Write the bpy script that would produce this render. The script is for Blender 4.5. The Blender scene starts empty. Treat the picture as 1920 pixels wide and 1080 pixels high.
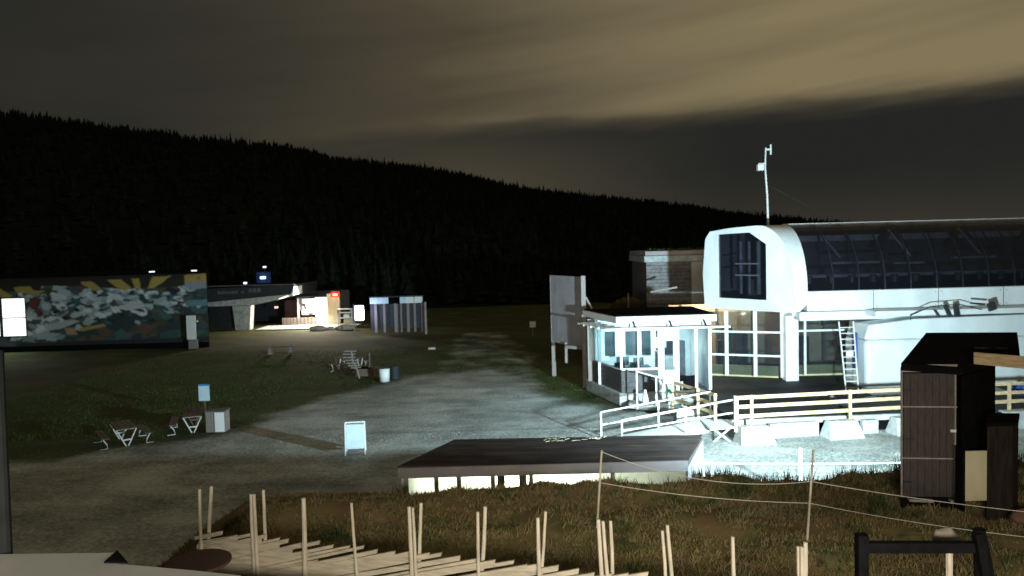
import bpy, math, random
import numpy as np
from mathutils import Vector, Matrix, noise as mn

S = bpy.context.scene
COL = S.collection
rnd = random.Random(7)
R = math.radians

# ------------------------------------------------------------------ camera
cd = bpy.data.cameras.new('camera'); cam = bpy.data.objects.new('camera', cd); COL.objects.link(cam)
cd.sensor_width = 36.0; cd.lens = 36.0 * 1450 / 1920
cd.clip_start = 0.05; cd.clip_end = 4000
cam.matrix_world = Matrix.Translation((0, 0, 7.2)) @ Matrix.Rotation(R(90 - 3), 4, 'X') @ Matrix.Rotation(R(-1.5), 4, 'Z')
S.camera = cam
cd.dof.use_dof = True; cd.dof.focus_distance = 6.5; cd.dof.aperture_fstop = 3.2   # hand-held night shot, focus a little short
S.view_settings.view_transform = 'Standard'; S.view_settings.look = 'None'
S.view_settings.exposure = 0.0; S.view_settings.gamma = 1.0

# ------------------------------------------------------------------ night sky (clouds lit from below by a town)
W = bpy.data.worlds.new('World'); S.world = W; W.use_nodes = True
def build_sky():
    nt = W.node_tree; nt.nodes.clear(); N = nt.nodes.new; L = nt.links.new
    out = N('ShaderNodeOutputWorld'); bg = N('ShaderNodeBackground'); L(bg.outputs[0], out.inputs[0])
    tc = N('ShaderNodeTexCoord'); sx = N('ShaderNodeSeparateXYZ'); L(tc.outputs['Generated'], sx.inputs[0])
    def M(op, a, b=None, c=None):
        m = N('ShaderNodeMath'); m.operation = op
        for i, v in enumerate((a, b, c)):
            if v is None: continue
            if isinstance(v, (int, float)): m.inputs[i].default_value = v
            else: L(v, m.inputs[i])
        return m.outputs[0]
    def ramp(v, lo, hi, a=0., b=1.):
        m = N('ShaderNodeMapRange'); m.interpolation_type = 'SMOOTHSTEP'
        L(v, m.inputs[0])
        for i, q in zip((1, 2, 3, 4), (lo, hi, a, b)): m.inputs[i].default_value = q
        return m.outputs[0]
    az = M('MULTIPLY', M('ARCTAN2', sx.outputs[0], sx.outputs[1]), 57.2958)
    el = M('MULTIPLY', M('ARCSINE', sx.outputs[2]), 57.2958)
    # streaked cloud noise, long in azimuth and thin in elevation
    def streak(sa, se, tilt, scale, det=4, off=0.):
        cb = N('ShaderNodeCombineXYZ')
        L(M('ADD', M('MULTIPLY', az, sa), off), cb.inputs[0])
        L(M('MULTIPLY', M('SUBTRACT', el, M('MULTIPLY', az, tilt)), se), cb.inputs[1])
        n = N('ShaderNodeTexNoise'); n.inputs['Scale'].default_value = scale; n.inputs['Detail'].default_value = det
        n.inputs['Roughness'].default_value = 0.5
        L(cb.outputs[0], n.inputs['Vector']); return n.outputs[0]
    n1 = streak(.035, .22, .08, 1.0); n2 = streak(.04, .42, .12, 1.0, 2.5, 9.); n3 = streak(.07, .2, .02, 1.0, 3, 31.)
    edge = M('ADD', M('ADD', M('MULTIPLY', az, .045), 8.1), M('MULTIPLY', M('SUBTRACT', n1, .5), 6.0))
    d = M('SUBTRACT', el, edge)
    deck = ramp(d, -.7, 1.9)
    azf = ramp(az, -34., 30., .05, 1.05)
    bright = M('MULTIPLY', M('MULTIPLY', deck, azf), M('ADD', .62, M('MULTIPLY', n2, .64)))
    low = M('MULTIPLY', ramp(M('ABSOLUTE', M('ADD', az, 3.)), 0., 20., .34, 0.), ramp(M('ABSOLUTE', M('SUBTRACT', el, 4.5)), 0., 6., 1., 0.))
    low2 = M('MULTIPLY', ramp(el, 0., 5., .16, 0.), ramp(az, 0., 20., 0., 1.))
    f = M('ADD', M('ADD', bright, low), M('ADD', low2, M('MULTIPLY', M('SUBTRACT', n3, .45), .13)))
    cr = N('ShaderNodeValToRGB'); L(f, cr.inputs[0])
    e = cr.color_ramp.elements
    e[0].position = 0.; e[0].color = (.0180, .0190, .0172, 1)
    e[1].position = 1.; e[1].color = (.222, .178, .098, 1)
    m = e.new(.45); m.color = (.068, .058, .037, 1)
    L(cr.outputs[0], bg.inputs[0]); bg.inputs[1].default_value = 1.0
build_sky()

# ------------------------------------------------------------------ lamps
def area(name, loc, aim, sx, sy, power, col, spread=180):
    l = bpy.data.lights.new(name, 'AREA'); l.shape = 'RECTANGLE'; l.size = sx; l.size_y = sy
    l.energy = power; l.color = col; l.spread = R(spread)
    o = bpy.data.objects.new(name, l); COL.objects.link(o); o.location = loc
    o.rotation_euler = (Vector(aim) - Vector(loc)).to_track_quat('-Z', 'Y').to_euler(); return o
def point(name, loc, power, col, rad=.08):
    l = bpy.data.lights.new(name, 'POINT'); l.energy = power; l.color = col; l.shadow_soft_size = rad
    o = bpy.data.objects.new(name, l); COL.objects.link(o); o.location = loc; return o
COOL = (.68, .93, 1.0); WARM = (1.0, .78, .50)
area('floodlight_beam', (8.75, 15.38, 3.6), (5.6, 32, 4.9), .5, .3, 6300, COOL, 130)      # fixed on the back wall of the brown outhouse
area('lodge_window_light', (1.6, -.4, 6.2), (1.8, 12, 3.4), 4.0, .9, 430, (1, .92, .74), 92)   # the lit lodge the picture is taken from
area('lodge_entrance_light', (-4.6, -.4, 6.2), (-4.8, 10, 2.8), 1.2, .8, 105, (1, .92, .80), 74)
point('shed_lamp_light', (.3, 19.0, 1.80), 560, (.93, 1.0, .70), .12)
area('cabin_ceiling_light', (6.3, 36.3, 3.42), (6.3, 36.3, 0), 2.6, 1.4, 330, (.72, .96, 1.0))
point('hall_lamp_light', (9.7, 39.6, 3.45), 480, WARM, .1)
area('kiosk_light', (-19.4, 75.6, 2.8), (-20.6, 72, 0), 3.0, .5, 1900, (1, .86, .68))
point('pole_sign_glow', (-12.5, 65.7, 1.9), 120, (.66, .68, 1.0), .25)
area('window_spill', (-40.3, 60.7, 2.7), (-39, 50, -1.5), 3.6, 2.6, 260, (.95, 1.0, .9))

# ------------------------------------------------------------------ materials
MATS = {}
def mat(name, col, rough=.7, metal=0., var=.25, scale=3., bump=.0, bscale=20., col2=None, stretch=(1, 1, 1), spec=.4, emit=None, es=0., thr=(.3, .7), world=False):
    if name in MATS: return MATS[name]
    m = bpy.data.materials.new(name); m.use_nodes = True; nt = m.node_tree; b = nt.nodes['Principled BSDF']
    N = nt.nodes.new; L = nt.links.new
    b.inputs['Roughness'].default_value = rough; b.inputs['Metallic'].default_value = metal
    b.inputs['Specular IOR Level'].default_value = spec
    tc = N('ShaderNodeNewGeometry') if world else N('ShaderNodeTexCoord')
    v = tc.outputs['Position'] if world else tc.outputs['Object']
    mp = N('ShaderNodeMapping'); L(v, mp.inputs[0]); mp.inputs['Scale'].default_value = stretch
    n = N('ShaderNodeTexNoise'); n.inputs['Scale'].default_value = scale; n.inputs['Detail'].default_value = 6
    L(mp.outputs[0], n.inputs['Vector'])
    mr = N('ShaderNodeMapRange'); mr.inputs[1].default_value = thr[0]; mr.inputs[2].default_value = thr[1]; L(n.outputs[0], mr.inputs[0])
    mx = N('ShaderNodeMix'); mx.data_type = 'RGBA'; L(mr.outputs[0], mx.inputs[0])
    c2 = col2 or tuple(min(1, c * (1 + var)) for c in col); c1 = col if col2 else tuple(c * (1 - var) for c in col)
    mx.inputs[6].default_value = (*c1, 1); mx.inputs[7].default_value = (*c2, 1)
    L(mx.outputs[2], b.inputs['Base Color'])
    if bump:
        n2 = N('ShaderNodeTexNoise'); n2.inputs['Scale'].default_value = bscale; n2.inputs['Detail'].default_value = 5
        L(mp.outputs[0], n2.inputs['Vector'])
        bp = N('ShaderNodeBump'); bp.inputs['Strength'].default_value = min(1, bump * 10); bp.inputs['Distance'].default_value = bump
        L(n2.outputs[0], bp.inputs['Height']); L(bp.outputs[0], b.inputs['Normal'])
    if emit:
        b.inputs['Emission Color'].default_value = (*emit, 1); b.inputs['Emission Strength'].default_value = es
    MATS[name] = m; return m
def glass(name, tint, trans, rough=.03, gl=1.0, haze=.0):
    m = bpy.data.materials.new(name); m.use_nodes = True; nt = m.node_tree; nt.nodes.clear(); N = nt.nodes.new; L = nt.links.new
    o = N('ShaderNodeOutputMaterial'); mx = N('ShaderNodeMixShader'); t = N('ShaderNodeBsdfTransparent'); g = N('ShaderNodeBsdfGlossy')
    fr = N('ShaderNodeFresnel'); ge = N('ShaderNodeNewGeometry'); mr = N('ShaderNodeMapRange'); mr.inputs[3].default_value = 1.5; mr.inputs[4].default_value = 1 / 1.5
    L(ge.outputs['Backfacing'], mr.inputs[0]); L(mr.outputs[0], fr.inputs[0])
    t.inputs[0].default_value = (*[c * trans for c in tint], 1); g.inputs['Roughness'].default_value = rough
    g.inputs[0].default_value = (gl, gl, gl, 1)
    df = N('ShaderNodeBsdfDiffuse'); df.inputs[0].default_value = (.16, .18, .24, 1); m2 = N('ShaderNodeMixShader'); m2.inputs[0].default_value = haze; L(t.outputs[0], m2.inputs[1]); L(df.outputs[0], m2.inputs[2])
    L(fr.outputs[0], mx.inputs[0]); L(m2.outputs[0], mx.inputs[1]); L(g.outputs[0], mx.inputs[2]); L(mx.outputs[0], o.inputs[0])
    return m

M_white = mat('white_panel_paint', (.70, .73, .74), .5, var=.12, scale=1.6, bump=.004, bscale=2.5)
M_shell = mat('terminal_shell_fibreglass', (.68, .72, .73), .42, var=.13, scale=.9, stretch=(1, 1, .45), bump=.008, bscale=1.0)
M_steel = mat('galvanised_steel', (.52, .54, .55), .38, .55, var=.15, scale=12)
M_dsteel = mat('dark_steel', (.05, .052, .055), .5, .6)
M_pine = mat('fresh_pine', (.50, .37, .22), .65, var=.32, scale=4, stretch=(1, 1, 6), bump=.002, bscale=30)
M_split = mat('split_timber', (.54, .475, .37), .85, col2=(.34, .30, .24), scale=3, stretch=(1.2, 1.2, 9), bump=.006, bscale=14, thr=(.35, .7))
M_pole = mat('peeled_pole_wood', (.54, .48, .39), .85, col2=(.36, .31, .25), scale=9, stretch=(3, 3, .5), bump=.006, bscale=14, thr=(.42, .75))
M_boxbrown = mat('very_dark_brown_boards', (.022, .017, .014), .85, var=.4, scale=5, stretch=(4, 4, .6), spec=.1)
M_brown = mat('brown_stained_boards', (.052, .042, .040), .7, var=.35, scale=9, stretch=(6, 6, .6), bump=.004, bscale=12)
M_black = mat('black_tar_felt', (.006, .006, .007), 1, var=.3, scale=6, spec=.03)
M_rubber = mat('black_rubber_matting', (.008, .009, .011), .8, var=.4, scale=1.5, bump=.004, bscale=6)
M_conc = mat('pale_concrete', (.40, .41, .40), .85, var=.30, scale=3.2, bump=.010, bscale=14)
M_dclad = mat('dark_slate_cladding', (.060, .058, .064), .6, var=.3, scale=5)
M_greyboard = mat('grey_weathered_plywood', (.12, .115, .125), .8, var=.16, scale=1.3, stretch=(1, 1, .6), bump=.002)
M_greypost = mat('grey_weathered_post', (.24, .215, .20), .8, var=.2, scale=6, stretch=(4, 4, .5))
M_bill = mat('pale_grey_billboard_back', (.40, .375, .41), .8, var=.12, scale=1.2)
M_slate = mat('grey_slate_courses', (.24, .235, .245), .7, var=.35, scale=4)
M_roofdark = mat('dark_roofing_felt', (.044, .036, .034), 1, var=.4, scale=1.2, stretch=(1, 3, 1), spec=.05)
M_fascia = mat('pale_mauve_fascia_board', (.175, .16, .17), .7, var=.12, scale=4, stretch=(.5, 1, 1))
M_oldwood = mat('old_brown_table_wood', (.12, .09, .07), .8, var=.3, scale=5)
M_galvl = mat('pale_galvanised_frame', (.70, .71, .70), .6, .0, var=.12, scale=9)
M_yellow = mat('yellow_green_padding', (.50, .45, .25), .7, var=.2, scale=2)
M_beige = mat('beige_interior_wall', (.50, .41, .30), .8, var=.2, scale=.8)
M_darkint = mat('dark_machinery', (.035, .036, .042), .5, .3, var=.4, scale=2)
M_midint = mat('grey_machinery', (.17, .17, .20), .45, .3, var=.3, scale=2)
M_ply = mat('pale_plywood', (.50, .45, .31), .7, var=.12, scale=3, stretch=(1, 1, .4))
M_lamp = mat('lamp_white', (.8, .8, .8), emit=(.85, .97, 1), es=14)
M_lampw = mat('lamp_warm', (.8, .8, .7), emit=(1, .88, .62), es=12)
M_lampg = mat('lamp_greenish', (.8, .8, .7), emit=(.93, 1, .72), es=9)
M_winlit = mat('lit_window_pane', (.8, .8, .8), emit=(.93, .99, 1), es=1.6, var=.02)
M_kiosklit = mat('lit_kiosk_interior', (.8, .8, .8), emit=(1, .95, .86), es=2.6, var=.02)
M_red = mat('red_lamp', (.7, .1, .05), emit=(1, .20, .10), es=7)
M_blue = mat('blue_lamp', (.2, .4, .9), emit=(.22, .45, 1), es=8)
M_dot = mat('small_cool_lamp', (.7, .8, .9), emit=(.7, .85, 1), es=2)
M_polesign = mat('backlit_sign_face', (.8, .8, .9), emit=(.74, .70, 1), es=6)
M_bluewhite = mat('pale_blue_sign_face', (.55, .74, .86), .5, var=.1)
M_poster = mat('white_poster', (.80, .84, .86), .5, var=.05)
M_stone = mat('pale_boulder', (.40, .36, .31), .9, var=.25, scale=4, bump=.02, bscale=6)
M_redstone = mat('reddish_brown_rock', (.14, .075, .06), .9, var=.3, scale=5, bump=.02, bscale=6)
M_rope = mat('pale_rope', (.55, .52, .46), .8, var=.1)
M_gpanel = glass('tinted_terminal_glass', (.60, .62, .70), .58, .10, .30, .035)
M_ghall = glass('hall_glass', (.86, .92, .92), .74, .05, .35, .06)
M_gcab = glass('cabin_glass', (.85, .96, .98), .93, .02, .5)

# ground materials
def ground_mat():
    m = mat('grassy_ground', (.030, .044, .017), .95, col2=(.075, .105, .038), scale=.35, bump=.05, bscale=3.5, world=True, spec=.1)
    nt = m.node_tree; N = nt.nodes.new; L = nt.links.new; b = nt.nodes['Principled BSDF']
    old = b.inputs['Base Color'].links[0].from_socket
    g = N('ShaderNodeNewGeometry'); n = N('ShaderNodeTexNoise'); n.inputs['Scale'].default_value = .55; n.inputs['Detail'].default_value = 8
    L(g.outputs['Position'], n.inputs['Vector'])
    n2 = N('ShaderNodeTexNoise'); n2.inputs['Scale'].default_value = 7.; n2.inputs['Detail'].default_value = 4; L(g.outputs['Position'], n2.inputs['Vector'])
    ad = N('ShaderNodeMath'); ad.operation = 'ADD'; L(n.outputs[0], ad.inputs[0]); L(n2.outputs[0], ad.inputs[1])
    r = N('ShaderNodeMapRange'); r.inputs[1].default_value = .92; r.inputs[2].default_value = 1.16; L(ad.outputs[0], r.inputs[0])
    mx = N('ShaderNodeMix'); mx.data_type = 'RGBA'; L(r.outputs[0], mx.inputs[0]); L(old, mx.inputs[6]); mx.inputs[7].default_value = (.060, .046, .026, 1)
    # weedy bank: everything raised above the yard
    sp = N('ShaderNodeSeparateXYZ'); L(g.outputs['Position'], sp.inputs[0]); hz = N('ShaderNodeMapRange'); L(sp.outputs[2], hz.inputs[0]); hz.inputs[1].default_value = .15; hz.inputs[2].default_value = 1.3
    n3 = N('ShaderNodeTexNoise'); n3.inputs['Scale'].default_value = 1.3; n3.inputs['Detail'].default_value = 9; n3.inputs['Roughness'].default_value = .7; L(g.outputs['Position'], n3.inputs['Vector'])
    cr = N('ShaderNodeValToRGB'); L(n3.outputs[0], cr.inputs[0]); e = cr.color_ramp.elements
    e[0].position = .30; e[0].color = (.030, .038, .018, 1); e[1].position = .70; e[1].color = (.30, .22, .125, 1); q = e.new(.5); q.color = (.18, .155, .070, 1); q = e.new(.6); q.color = (.21, .135, .075, 1)
    m2 = N('ShaderNodeMix'); m2.data_type = 'RGBA'; L(hz.outputs[0], m2.inputs[0]); L(mx.outputs[2], m2.inputs[6]); L(cr.outputs[0], m2.inputs[7])
    L(m2.outputs[2], b.inputs['Base Color']); return m
M_ground = ground_mat()
M_gravel = mat('wet_gravel', (.15, .16, .155), .85, col2=(.42, .44, .42), scale=.5, stretch=(.6, 1.1, 1), bump=.03, bscale=9, world=True, spec=.3)
M_hill = mat('dark_hillside', (.013, .018, .015), 1, var=.4, scale=.05, spec=0)
M_conifer = mat('dark_conifer', (.016, .023, .019), 1, var=.4, scale=.3, spec=0)
def blade_mat(name, cols):
    m = bpy.data.materials.new(name); m.use_nodes = True; nt = m.node_tree; N = nt.nodes.new; L = nt.links.new; b = nt.nodes['Principled BSDF']
    g = N('ShaderNodeNewGeometry'); n = N('ShaderNodeTexNoise'); n.inputs['Scale'].default_value = .8; n.inputs['Detail'].default_value = 6; n.inputs['Roughness'].default_value = .62; L(g.outputs['Position'], n.inputs['Vector'])
    a = N('ShaderNodeMath'); a.operation = 'MULTIPLY_ADD'; L(g.outputs['Random Per Island'], a.inputs[0]); a.inputs[1].default_value = .28
    s = N('ShaderNodeMath'); s.operation = 'MULTIPLY_ADD'; L(n.outputs[0], s.inputs[0]); s.inputs[1].default_value = 3.0; s.inputs[2].default_value = -1.14
    L(s.outputs[0], a.inputs[2])
    cr = N('ShaderNodeValToRGB'); L(a.outputs[0], cr.inputs[0]); e = cr.color_ramp.elements
    e[0].position = 0; e[0].color = (*cols[0], 1); e[1].position = 1; e[1].color = (*cols[-1], 1)
    for i, c in enumerate(cols[1:-1]):
        x = e.new((i + 1) / (len(cols) - 1)); x.color = (*c, 1)
    L(cr.outputs[0], b.inputs['Base Color']); b.inputs['Roughness'].default_value = .9; b.inputs['Specular IOR Level'].default_value = .1
    return m
M_weed = blade_mat('bank_weeds', [(.030, .044, .022), (.090, .108, .042), (.205, .170, .080), (.205, .145, .080), (.13, .130, .060), (.25, .20, .12)])
M_grass = blade_mat('lawn_blades', [(.030, .058, .016), (.065, .115, .032), (.10, .14, .048)])

# ------------------------------------------------------------------ mesh helpers
class MB:
    def __init__(s): s.v = []; s.f = []
    def add(s, vs, fs):
        k = len(s.v); s.v += [tuple(v) for v in vs]; s.f += [tuple(i + k for i in f) for f in fs]; return s
    def hexa(s, p):  # 8 points: bottom 4 ccw, top 4 ccw
        return s.add(p, [(3, 2, 1, 0), (4, 5, 6, 7), (0, 1, 5, 4), (1, 2, 6, 5), (2, 3, 7, 6), (3, 0, 4, 7)])
    def box(s, x0, x1, y0, y1, z0, z1):
        return s.hexa([(x0, y0, z0), (x1, y0, z0), (x1, y1, z0), (x0, y1, z0), (x0, y0, z1), (x1, y0, z1), (x1, y1, z1), (x0, y1, z1)])
    def bar(s, a, b, w, h, up=(0, 0, 1)):
        a = Vector(a); b = Vector(b); d = (b - a).normalized(); up = Vector(up)
        if abs(d.dot(up)) > .98: up = Vector((0, 1, 0))
        r = d.cross(up).normalized() * w / 2; u = r.cross(d).normalized() * h / 2
        return s.hexa([a - r - u, a + r - u, b + r - u, b - r - u, a - r + u, a + r + u, b + r + u, b - r + u])
    def wall(s, a, b, z0, z1, t):  # a,b plan points, thickness to the left of a->b
        a = Vector(a); b = Vector(b); d = (b - a).normalized(); n = Vector((-d.y, d.x)) * t
        P = [a, b, b + n, a + n]
        return s.hexa([(p.x, p.y, z0) for p in P] + [(p.x, p.y, z1) for p in P])
    def tube(s, pts, rad, n=8, cap=True):
        pts = [Vector(p) for p in pts]; rs = rad if isinstance(rad, (list, tuple)) else [rad] * len(pts)
        k = len(s.v)
        for i, p in enumerate(pts):
            d = (pts[min(i + 1, len(pts) - 1)] - pts[max(i - 1, 0)]).normalized()
            r = d.cross(Vector((0, 0, 1)) if abs(d.z) < .95 else Vector((1, 0, 0))).normalized(); u = r.cross(d)
            for j in range(n):
                a = 2 * math.pi * j / n; s.v.append(tuple(p + (r * math.cos(a) + u * math.sin(a)) * rs[i]))
        for i in range(len(pts) - 1):
            for j in range(n):
                a = k + i * n + j; b = k + i * n + (j + 1) % n; s.f.append((a, b, b + n, a + n))
        if cap:
            s.f.append(tuple(k + j for j in range(n))[::-1]); s.f.append(tuple(k + (len(pts) - 1) * n + j for j in range(n)))
        return s
    def prism(s, poly, vec):  # planar polygon extruded along vec
        n = len(poly); v = Vector(vec); P = [Vector(p) for p in poly]
        return s.add(P + [p + v for p in P], [tuple(range(n))[::-1], tuple(range(n, 2 * n))] + [(i, (i + 1) % n, (i + 1) % n + n, i + n) for i in range(n)])
    def strip(s, A, B):
        n = len(A); return s.add(list(A) + list(B), [(i, i + 1, n + i + 1, n + i) for i in range(n - 1)])
    def rock(s, c, r, seed=0, sc=(1, 1, 1)):
        import bmesh
        bm = bmesh.new(); bmesh.ops.create_icosphere(bm, subdivisions=3, radius=1)
        for v in bm.verts:
            q = v.co + mn.noise_vector(v.co * 1.4 + Vector((seed, seed, 0))) * .28
            v.co = Vector((q.x * r * sc[0], q.y * r * sc[1], q.z * r * sc[2])) + Vector(c)
        bm.verts.index_update(); s.add([v.co for v in bm.verts], [[v.index for v in f.verts] for f in bm.faces]); bm.free(); return s
    def build(s, name, m, parent=None, origin=None, bevel=0., smooth=False):
        base = Vector(origin) if origin is not None else (parent_world(parent) if parent else Vector((0, 0, 0)))
        me = bpy.data.meshes.new(name); me.from_pydata([tuple(Vector(v) - base) for v in s.v], [], s.f); me.update()
        me.materials.append(m)
        if smooth: me.polygons.foreach_set('use_smooth', [True] * len(me.polygons))
        o = bpy.data.objects.new(name, me); COL.objects.link(o)
        if parent:
            o.parent = parent; o.location = base - parent_world(parent)
        else: o.location = base
        if bevel:
            b = o.modifiers.new('bevel', 'BEVEL'); b.width = bevel; b.segments = 2; b.limit_method = 'ANGLE'; b.harden_normals = False
        return o
def parent_world(p):
    v = Vector((0, 0, 0))
    while p: v += Vector(p.location); p = p.parent
    return v
def tag(o, label=None, cat=None, group=None, kind=None):
    if label: o['label'] = label
    if cat: o['category'] = cat
    if group: o['group'] = group
    if kind: o['kind'] = kind
    return o
def thing(name, loc, label, cat, group=None):
    o = bpy.data.objects.new(name, None); COL.objects.link(o); o.location = loc; o.empty_display_size = .2
    return tag(o, label, cat, group)
def copy_tree(o, parent=None, loc=None, rz=None, label=None):
    c = o.copy(); COL.objects.link(c); c.parent = parent
    if loc is not None: c.location = loc
    if rz is not None: c.rotation_euler = (0, 0, rz)
    if label: c['label'] = label
    for ch in list(o.children): copy_tree(ch, c)
    return c
def sm(t): t = max(0., min(1., t)); return t * t * (3 - 2 * t)

# ------------------------------------------------------------------ terrain
def bankh(x, y):
    wob = mn.noise(Vector((x * .35, y * .35, 3.))) * .7
    a = sm((x + 9.1 + wob + max(0, 17 - y) * -.05) / 4.6)
    toe = 18.02 + .2 * wob - .2 * sm((x + 1) / -5.) + .6 * sm((x - 6.) / 4.)
    b = sm((toe - y) / 3.1)
    h = 2.48 * a * b
    h += .52 * math.exp(-((x - 3.9) / 1.5) ** 2 - ((y - 16.7) / .9) ** 2)
    if h > .02:
        h += (mn.noise(Vector((x * .9, y * .9, 0))) * .16 + mn.noise(Vector((x * 2.6, y * 2.6, 5))) * .07) * min(1, h)
    return h
def height(x, y):
    h = bankh(x, y) if y < 20.5 else 0.
    if y > 30: h += (mn.noise(Vector((x * .12, y * .12, 9))) * .16) * sm((y - 47) / 8) * sm((-x - 5) / 6) * sm((70 - y) / 12)
    return h - (0.03 if h < .02 else 0)
def grid_mesh(name, xs, ys, fn, m):
    nx, ny = len(xs), len(ys)
    v = [(x, y, fn(x, y)) for y in ys for x in xs]
    f = [(j * nx + i, j * nx + i + 1, (j + 1) * nx + i + 1, (j + 1) * nx + i) for j in range(ny - 1) for i in range(nx - 1)]
    me = bpy.data.meshes.new(name); me.from_pydata(v, [], f); me.materials.append(m)
    me.polygons.foreach_set('use_smooth', [True] * len(f)); o = bpy.data.objects.new(name, me); COL.objects.link(o); return o
xs = [-420, -260, -160, -110] + list(np.arange(-80, -14, 1.5)) + list(np.arange(-14, 16, .25)) + list(np.arange(16, 60, 1.5)) + [80, 120, 180, 280, 450]
ys = [-40, -20, -8, 0, 3] + list(np.arange(5, 21, .25)) + list(np.arange(21, 70, 1.)) + list(np.arange(70, 130, 5)) + [160, 220, 300]
tag(grid_mesh('ground', [float(a) for a in xs], [float(a) for a in ys], height, M_ground), 'dark grassy ground with a weedy bank in front', kind='structure')

def wobble(poly, amp, step=.5, seed=0.):
    out = []
    for i, p in enumerate(poly):
        q = poly[(i + 1) % len(poly)]; n = max(1, int(math.dist(p, q) / step))
        for k in range(n):
            t = k / n; x = p[0] + (q[0] - p[0]) * t; y = p[1] + (q[1] - p[1]) * t
            w = mn.noise_vector(Vector((x * .6, y * .6, seed))) * amp
            out.append((x + w.x, y + w.y))
    return out
def flat(name, poly, z, m, label, amp=.5):
    from mathutils.geometry import tessellate_polygon
    P = wobble(poly, amp); tr = tessellate_polygon([[Vector((a, b, 0)) for a, b in P]])
    me = bpy.data.meshes.new(name); me.from_pydata([(a, b, z) for a, b in P], [], [t[::-1] if ((P[t[1]][0]-P[t[0]][0])*(P[t[2]][1]-P[t[0]][1])-(P[t[1]][1]-P[t[0]][1])*(P[t[2]][0]-P[t[0]][0])) < 0 else t for t in tr])
    me.materials.append(m); o = bpy.data.objects.new(name, me); COL.objects.link(o); return tag(o, label, kind='structure')
yard = [(-26, 5), (30, 5), (36, 33), (4.6, 33.6), (2.6, 35.5), (1.2, 38.2), (1.0, 42.0), (-1.5, 45.5), (-5.6, 44.5), (-8.2, 40), (-10.8, 35.2), (-11.6, 31.4), (-13.2, 29.2), (-17, 27.4), (-26, 26.0)]
track = [(-4.6, 44), (1.2, 42), (1.6, 53), (-1, 66), (-4.6, 66), (-4.6, 53)]
def sdist(x, y, poly):
    d = 1e9; c = False; j = len(poly) - 1
    for i in range(len(poly)):
        ax, ay = poly[j]; bx, by = poly[i]; dx, dy = bx - ax, by - ay
        t = max(0., min(1., ((x - ax) * dx + (y - ay) * dy) / (dx * dx + dy * dy)))
        d = min(d, math.hypot(x - ax - t * dx, y - ay - t * dy))
        if (by > y) != (ay > y) and x < (ax - bx) * (y - by) / (ay - by) + bx: c = not c
        j = i
    return d if c else -d
def gravel_mat():
    m = M_ground.copy(); m.name = 'gravel_fading_into_grass'; nt = m.node_tree; N = nt.nodes.new; L = nt.links.new; b = nt.nodes['Principled BSDF']
    grass = b.inputs['Base Color'].links[0].from_socket
    g = N('ShaderNodeNewGeometry')
    def noise_(sc, det, st, rot=0.):
        mp = N('ShaderNodeMapping'); mp.inputs['Scale'].default_value = st; mp.inputs['Rotation'].default_value = (0, 0, rot); L(g.outputs['Position'], mp.inputs[0])
        n = N('ShaderNodeTexNoise'); n.inputs['Scale'].default_value = sc; n.inputs['Detail'].default_value = det; n.inputs['Roughness'].default_value = .6; L(mp.outputs[0], n.inputs['Vector']); return n.outputs[0]
    def M(op, a, c):
        q = N('ShaderNodeMath'); q.operation = op
        for i_, v_ in enumerate((a, c)):
            if isinstance(v_, float): q.inputs[i_].default_value = v_
            else: L(v_, q.inputs[i_])
        return q.outputs[0]
    # worn gravel: broad blotches, long wheel streaks, fine stones
    f = M('ADD', M('ADD', M('MULTIPLY', noise_(.35, 5, (1, 1, 1)), .9), M('MULTIPLY', noise_(1.0, 5, (.35, 1.1, 1), .12), .5)), M('MULTIPLY', noise_(9., 4, (1, 1, 1)), .8))
    mr = N('ShaderNodeMapRange'); L(f, mr.inputs[0]); mr.inputs[1].default_value = .82; mr.inputs[2].default_value = 1.30
    cr = N('ShaderNodeValToRGB'); L(mr.outputs[0], cr.inputs[0]); e = cr.color_ramp.elements
    e[0].position = 0; e[0].color = (.14, .15, .142, 1); e[1].position = 1; e[1].color = (.52, .55, .53, 1); x = e.new(.5); x.color = (.30, .32, .31, 1)
    at = N('ShaderNodeAttribute'); at.attribute_name = 'gravel'
    k = M('ADD', at.outputs['Fac'], M('ADD', M('MULTIPLY', noise_(.5, 6, (1, 1, 1)), 3.4), M('MULTIPLY', noise_(5., 4, (1, 1, 1)), 1.2)))
    mk = N('ShaderNodeMapRange'); mk.interpolation_type = 'SMOOTHSTEP'; L(k, mk.inputs[0]); mk.inputs[1].default_value = 1.7; mk.inputs[2].default_value = 3.4
    mx = N('ShaderNodeMix'); mx.data_type = 'RGBA'; L(mk.outputs[0], mx.inputs[0]); L(grass, mx.inputs[6]); L(cr.outputs[0], mx.inputs[7]); L(mx.outputs[2], b.inputs['Base Color'])
    return m
def gravel_sheet(name, poly, label, st, z, boost=0.):
    x0, x1, y0, y1 = -30, 36, 14, 70
    X = list(np.arange(x0, x1, st)); Y = list(np.arange(y0, y1, st)); v = []; a = []
    for y in Y:
        for x in X: v.append((float(x), float(y), max(height(x, y), -.03) + z if y > 30 else z)); a.append(max(max(-4., min(4., sdist(x, y, poly))), min(.5, sdist(x, y, track)) - .6))
    nx = len(X); f = []
    for j in range(len(Y) - 1):
        for i in range(nx - 1):
            q = (j * nx + i, j * nx + i + 1, (j + 1) * nx + i + 1, (j + 1) * nx + i)
            if max(a[k] for k in q) > -3.2 + boost: f.append(q)
    me = bpy.data.meshes.new(name); me.from_pydata(v, [], f); me.materials.append(M_gravsheet)
    t = me.attributes.new('gravel', 'FLOAT', 'POINT'); t.data.foreach_set('value', a)
    o = bpy.data.objects.new(name, me); COL.objects.link(o); return tag(o, label, kind='structure')
M_gravsheet = gravel_mat()
gravel_sheet('gravel_yard', yard, 'wet grey gravel yard in front of the lift station', .5, .03)

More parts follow.
